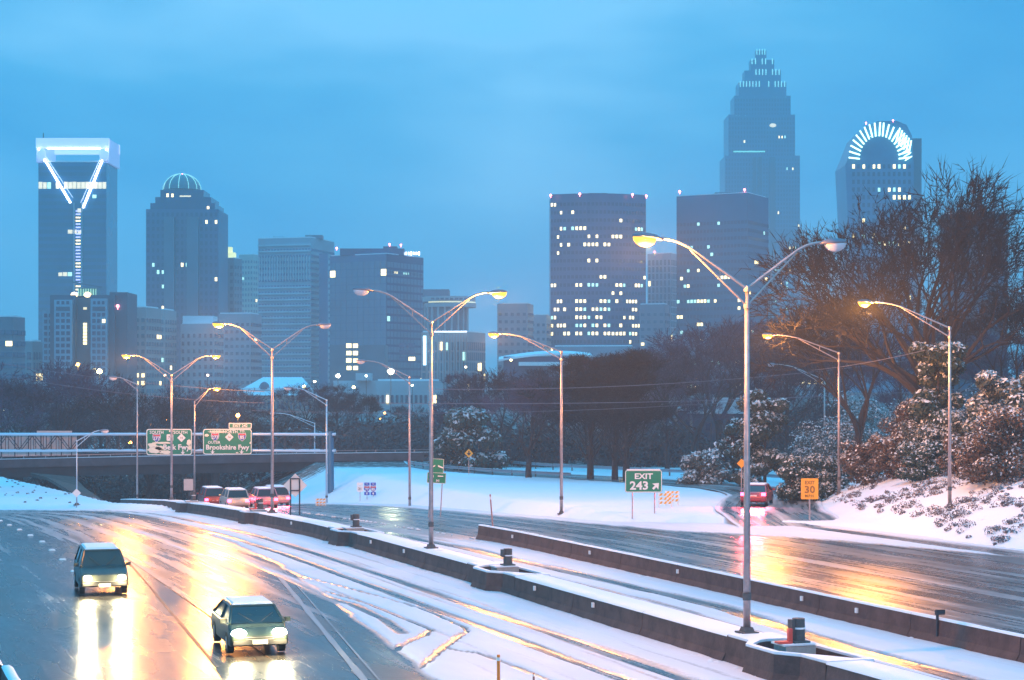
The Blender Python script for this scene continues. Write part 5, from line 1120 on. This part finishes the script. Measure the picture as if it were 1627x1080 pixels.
def leafmat(name, c0, c1):
    m = bpy.data.materials.new(name); m.use_nodes = True; t = m.node_tree; b = t.nodes['Principled BSDF']; a = t.nodes.new('ShaderNodeAttribute'); a.attribute_name = 'snow'; tcn = t.nodes.new('ShaderNodeTexCoord'); q = t.nodes.new('ShaderNodeTexNoise'); q.inputs['Scale'].default_value = 1.3; t.links.new(tcn.outputs['Object'], q.inputs['Vector'])
    m1 = t.nodes.new('ShaderNodeMix'); m1.data_type = 'RGBA'; t.links.new(q.outputs[0], m1.inputs[0]); m1.inputs[6].default_value = (*c0, 1); m1.inputs[7].default_value = (*c1, 1); m2 = t.nodes.new('ShaderNodeMix'); m2.data_type = 'RGBA'; t.links.new(a.outputs['Fac'], m2.inputs[0]); t.links.new(m1.outputs[2], m2.inputs[6]); m2.inputs[7].default_value = (.78, .82, .86, 1); t.links.new(m2.outputs[2], b.inputs['Base Color']); b.inputs['Roughness'].default_value = .6; return m
ever_m = leafmat('glossy evergreen leaves', (.008, .022, .016), (.03, .055, .035)); brown_m = leafmat('dry brown leaves', (.05, .030, .018), (.13, .07, .04)); bluebush_m = leafmat('grey-green leaves', (.03, .05, .05), (.07, .09, .08)); scrub_m = leafmat('dead grass tufts', (.10, .07, .075), (.20, .16, .17))
protos = {}
for nm, args in (('broad', (11, 12, 1.25, .2, 5)), ('oval', (12, 12, .95, .5, 5, 5, 24)), ('column', (13, 12, .62, .8, 6, 5, 28)), ('open', (14, 12, 1.15, .45, 3)), ('vase', (15, 12, .85, .8, 5))): protos[nm] = bare_tree(*args)
big = bare_tree(34, 12, 1.2, .26, 3, 5, 0, 9)
def tree(label, px, base_py, top_py, d, kind, wf=1.0, rot=0.0, group='bare winter trees', dark=False, name='bare_tree', sink=0.0, pale=False):
    x = PX(px, d); g = G(x, d)-sink; H = PZ(top_py, d)-g; tm, cm_ = protos[kind] if kind != 'big' else big
    r = thing(name, label, 'tree', (x, d, g), rot, group); k = H/12; r.scale = (k*wf, k*wf, k)
    if not tm.materials: tm.materials.append(bark)
    if not cm_.materials: cm_.materials.append(twig)
    o = bpy.data.objects.new('trunk', tm); C.objects.link(o); o.parent = r; o2 = bpy.data.objects.new('crown', cm_); C.objects.link(o2); o2.parent = r
    if pale and not dark: o2.material_slots[0].link = 'OBJECT'; o2.material_slots[0].material = twig3
    if dark: o2.material_slots[0].link = 'OBJECT'; o2.material_slots[0].material = twig2
    return r
tree('huge dark bare tree towering over the hillside against the sky', 1497, 560, 262, 140, 'big', .9, .4, None, True)
tree('bare tree leaning left of the huge one, behind the blazing ramp lamp', 1370, 600, 395, 150, 'open', 1.1, 1.2, dark=True)
tree('bare tree at the right picture edge beyond the snowy bushes', 1615, 600, 440, 150, 'vase', 1.3, 2.0, dark=True)
TL = [('bare tree filling the gap right of the tall median post', 1250, 505, 215, 'oval', 1.3), ('bare tree behind the hillside pole and evergreen', 1430, 520, 190, 'oval', 1.4), ('bare tree behind the dead single-arm ramp lamp', 1320, 510, 210, 'vase', 1.4), ('tall bare tree just left of the tall median post', 1150, 492, 240, 'broad', 1.3), ('spreading bare tree with dark forked limbs above the ramp', 1105, 505, 215, 'open', 1.3), ('bare tree in the forest edge right of the columnar row', 1060, 535, 225, 'oval', 1.3),
      ('first dark columnar tree from the exit sign leftwards', 995, 548, 184, 'column', 1.9), ('second dark columnar tree left of the exit sign', 977, 553, 187, 'column', 1.8), ('third dark columnar tree, thickest trunk left of the exit sign', 938, 556, 190, 'column', 2.0), ('columnar tree standing alone behind the pink island lamp', 840, 592, 194, 'vase', 1.5), ('rounded bare tree right of the snow-dusted evergreen', 790, 575, 235, 'broad', 1.2), ('bare tree behind the second median lamp post', 735, 585, 262, 'oval', 1.3),
      ('pale dense bare tree between island lamp and columnar row', 890, 570, 240, 'oval', 1.4), ('far bare tree filling the row behind the third columnar tree', 950, 560, 260, 'broad', 1.4), ('far bare tree behind the exit sign', 1025, 545, 265, 'broad', 1.4), ('far bare tree above the ramp car', 1200, 500, 268, 'oval', 1.5), ('far bare tree at the hill crest behind the hillside lamp', 1490, 500, 230, 'broad', 1.5), ('far bare tree rising at the right edge of the hill', 1590, 520, 200, 'oval', 1.5), ('far bare tree right of centre above the white canopy', 850, 585, 280, 'broad', 1.5),
      ('dark bare tree at the far left below the hotel', 92, 558, 250, 'broad', 1.3), ('dark bare tree cut by the left picture edge', 25, 590, 255, 'broad', 1.3), ('bare tree with forked limbs left of the Belk sign', 235, 585, 255, 'open', 1.35), ('bare tree between the hotel foot and the forked tree', 160, 600, 290, 'oval', 1.6), ('dark rounded tree right of the reddish lamp post', 345, 597, 290, 'broad', 1.2), ('low bare tree behind the Brookshire sign', 385, 640, 300, 'oval', 1.5), ('bluish bare tree before the snow-roofed hall', 480, 603, 310, 'broad', 1.3), ('bluish bare tree behind the pale gantry lamp post', 535, 606, 300, 'oval', 1.4), ('bluish bare tree right of the gantry column', 578, 618, 310, 'vase', 1.4), ('low bare tree on the street beyond the overpass', 640, 640, 340, 'broad', 1.4), ('far bare tree between the gantry signs', 300, 620, 310, 'broad', 1.6), ('far bare tree behind the sign backs', 60, 615, 300, 'oval', 1.8), ('far low tree behind the truss near the orange star lamp', 200, 630, 320, 'broad', 1.6), ('far low tree under the pale hall wall', 430, 645, 330, 'broad', 1.7), ('bare tree nearest the overpass end above the guard rail', 700, 640, 300, 'oval', 1.5)]
for k, (lb, px, tp, d, kd, wf) in enumerate(TL): tree(lb.replace('Belk sign', 'snow-crusted green sign').replace('Brookshire sign', 'second green gantry sign'), px, 0, tp, d, kd, wf, k*1.7, dark=(k % 3 == 0 and px < 600) or kd == 'column', pale=(k % 2 == 1))
# undergrowth that closes the wood below the crowns
q = np.random.RandomState(5); bl = []
for k in range(330):
    px = q.uniform(-60, 1330); d = q.uniform(262, 330)
    if px > 700: d = q.uniform(236, 300)
    x = PX(px, d); bl.append((x, d, G(x, d)+q.uniform(.5, 3.4), q.uniform(2, 4), 2, q.uniform(1.4, 3.2)))
o = link_mesh('undergrowth', leafy(5, bl, 90000, .6, .0), leafmat('brushwood', (.012, .010, .014), (.035, .026, .036)), kind='stuff')
def evergreen(label, px, base, top, d, w_, m_=None, n=9000, ls=.34, group='snow-dusted evergreens', name='evergreen_tree', cat='tree', seed=1, cone=.5, snowp=.5, zb=None):
    if d is None:
        d = 94.0
        while d < 175 and HY+(HC-G(PX(px, d), d))*F/d > base: d += 1.0
    x = PX(px, d); g = G(x, d) if zb is None else zb; g0 = min(g, PZ(base, d)) if base else g; H = PZ(top, d)-g0; q = random.Random(seed); W_ = w_/F*d/2; bl = []
    for k in range(40):
        u = q.random(); rad = W_*(1-cone*u)*math.sqrt(q.random()); a = q.uniform(0, 6.283); bs = W_*q.uniform(.28, .45)*(1-.3*u*cone); bl.append((rad*math.cos(a), rad*math.sin(a), H*(.10+.84*u), bs, bs, bs*.75))
    r = thing(name, label, cat, (x, d, g0), 0, group); link_mesh('foliage', leafy(seed, bl, n, ls, snowp), m_ or ever_m, r)
    m = MB(); m.path([(0, 0, -.3), (.05, 0, H*.8)], [max(.08, W_*.07), .04], 6)
    for k in range(6): a = k*1.05; m.tube((0, 0, H*(.2+.09*k)), (W_*.6*math.cos(a), W_*.6*math.sin(a), H*(.3+.09*k)), .05, .02, 4)
    m.build('trunk', bark, r); return r
evergreen('snow-dusted evergreen beside the amber arrow diamond', 742, 745, 650, 225, 105, seed=2, n=9000, ls=.5, snowp=.45)
evergreen('cone-shaped snowy evergreen behind the tall median post', 1215, 790, 612, 165, 95, seed=3, n=11000, ls=.36, snowp=.5)
evergreen('tall dark magnolia with snow on its leaves behind the hillside lamp post', 1490, 700, 530, 128, 110, seed=4, n=13000, ls=.30, cone=.35, snowp=.5)
evergreen('blue-green snowy evergreen at the right edge above the brown bush', 1600, 700, 590, 122, 120, seed=5, n=11000, ls=.28, cone=.3, snowp=.65, m_=bluebush_m)
evergreen('small snowy evergreen at the ramp bend below the bare limbs', 1120, 775, 718, 175, 75, seed=6, n=6000, ls=.32, cone=.3, snowp=.65, m_=bluebush_m, name='evergreen_bush', cat='bush')
evergreen('snow-laden bush beside the cone-shaped evergreen', 1165, 785, 660, 180, 60, seed=7, n=6000, ls=.34, cone=.3, snowp=.4, name='evergreen_bush', cat='bush')
BU = [('dark snowy bush right behind the amber speed plate', 1275, 800, 735, 122, 60, 0, .45), ('blue-grey snowy bush between the two ramp lamps', 1370, 730, 640, 136, 110, 2, .6), ('tangled pale bush below the small bare trees', 1330, 770, 680, 140, 100, 2, .6), ('brown bush patch left on the hillside', 1375, 770, 712, 122, 60, 1, .4), ('low rusty bush next to the left brown patch', 1420, 762, 700, 119, 60, 1, .4), ('reddish bush climbing toward the magnolia', 1450, 740, 640, 124, 70, 1, .4), ('snowy bush at the foot of the magnolia', 1480, 745, 655, 118, 80, 2, .65), ('snow-heaped bush touching the hillside pole', 1530, 735, 655, 112, 80, 2, .7), ('dark tuft of bush left of the hillside pole', 1470, 760, 712, 110, 60, 0, .5), ('brown bush just right of the hillside pole', 1545, 755, 700, 106, 70, 1, .4), ('big rust-brown bush at the right picture edge', 1600, 765, 660, 101, 110, 1, .35), ('rust-brown bush overhanging the slope, lower right', 1575, 765, 700, 100, 80, 1, .35), ('pale snowy bush above the rust-brown ones', 1585, 700, 625, 114, 90, 2, .7), ('snowy bush cut by the right picture edge', 1640, 700, 630, 108, 80, 2, .65), ('small bush at the lower end of the bush line', 1315, 790, 738, 121, 60, 0, .6), ('greyish bush behind the speed plate and lamp foot', 1300, 760, 690, 150, 80, 2, .55)]
for k, (lb, px, base, top, d, w_, mm, sp_) in enumerate(BU): evergreen(lb, px, base, top-8, None, w_*1.3, (ever_m, brown_m, bluebush_m)[mm], 8000, .19, 'snowy bushes on the hillside', 'bush', 'bush', 30+k, .25, sp_)
# scrub tufts poking through the snow of the hillside and banks
q = np.random.RandomState(9); bl = []
while len(bl) < 420:
    if len(bl) < 330: px = q.uniform(1250, 1640); d = q.uniform(96, 134)
    else: px = q.uniform(-10, 230); d = q.uniform(186, 235)
    x = PX(px, d); dd_, sg_ = segdist(np.array([x]), np.array([d]), HILLB); v = float(dd_[0]*sg_[0])
    if len(bl) < 330 and (v < 1.0 or v > 9 or fnoise(x*.35, d*.35, 2, 3) < .42): continue
    s0 = q.uniform(.08, .34) if len(bl) < 330 else q.uniform(.05, .16); bl.append((x, d, G(x, d)+s0*.4, s0*1.3, s0*1.3, s0*.8))
link_mesh('hillside_scrub', leafy(9, bl, 26000, .11, .35), scrub_m, kind='stuff')

# ------------------------------------------------------------------ wires
def wire(label, p0, p1, sag, r_=.024, name='power_line'):
    p0, p1 = Vector(p0), Vector(p1); m = MB(); m.path([p0.lerp(p1, i/24)-Vector((0, 0, sag*4*(i/24)*(1-i/24))) for i in range(25)], r_, 4, False); tag(m.build(name, mat('wire', (.14, .14, .18), .5)), label, 'wire', 'power lines over the trees')
wire('upper power line crossing before the wood left of the tall post', at(690, 618, 170), at(1627, 545, 170), 1.2); wire('lower power line crossing the wood at lamp height', at(600, 640, 172), at(1627, 612, 172), .6); wire('thin wire level with the tree tops over the island', at(400, 652, 176), at(1300, 628, 176), .8, .016)
wire('thin wire over the left trees, highest', at(-20, 573, 200), at(420, 622, 200), .5, .02); wire('thin wire over the left trees, lowest', at(-20, 592, 202), at(420, 640, 202), .6, .02); wire('bright cable slanting to the evergreen on the hill', at(1290, 588, 150), at(1470, 556, 120), .15, .022)

# ------------------------------------------------------------------ haze
hz = MB(); hz.box((0, 2550, 157), (5200, 5260, 342)); ho = hz.build('haze', None, None, 'stuff')
hm = bpy.data.materials.new('haze air'); hm.use_nodes = True; t = hm.node_tree
for n_ in list(t.nodes): t.nodes.remove(n_)
o_ = t.nodes.new('ShaderNodeOutputMaterial'); pv = t.nodes.new('ShaderNodeVolumePrincipled'); pv.inputs['Color'].default_value = (.82, .95, 1.0, 1); pv.inputs['Density'].default_value = HAZE; pv.inputs['Anisotropy'].default_value = .0
t.links.new(pv.outputs[0], o_.inputs['Volume']); ho.data.materials.append(hm)
hm.cycles.homogeneous_volume = True; hm.cycles.volume_sampling = 'EQUIANGULAR'
pv.inputs['Density Attribute'].default_value = ''; pv.inputs['Temperature Attribute'].default_value = ''; pv.inputs['Color Attribute'].default_value = ''
for m_ in bpy.data.materials:
    m_.cycles.emission_sampling = 'NONE'      # the lamps themselves light the place; glowing panes are only seen
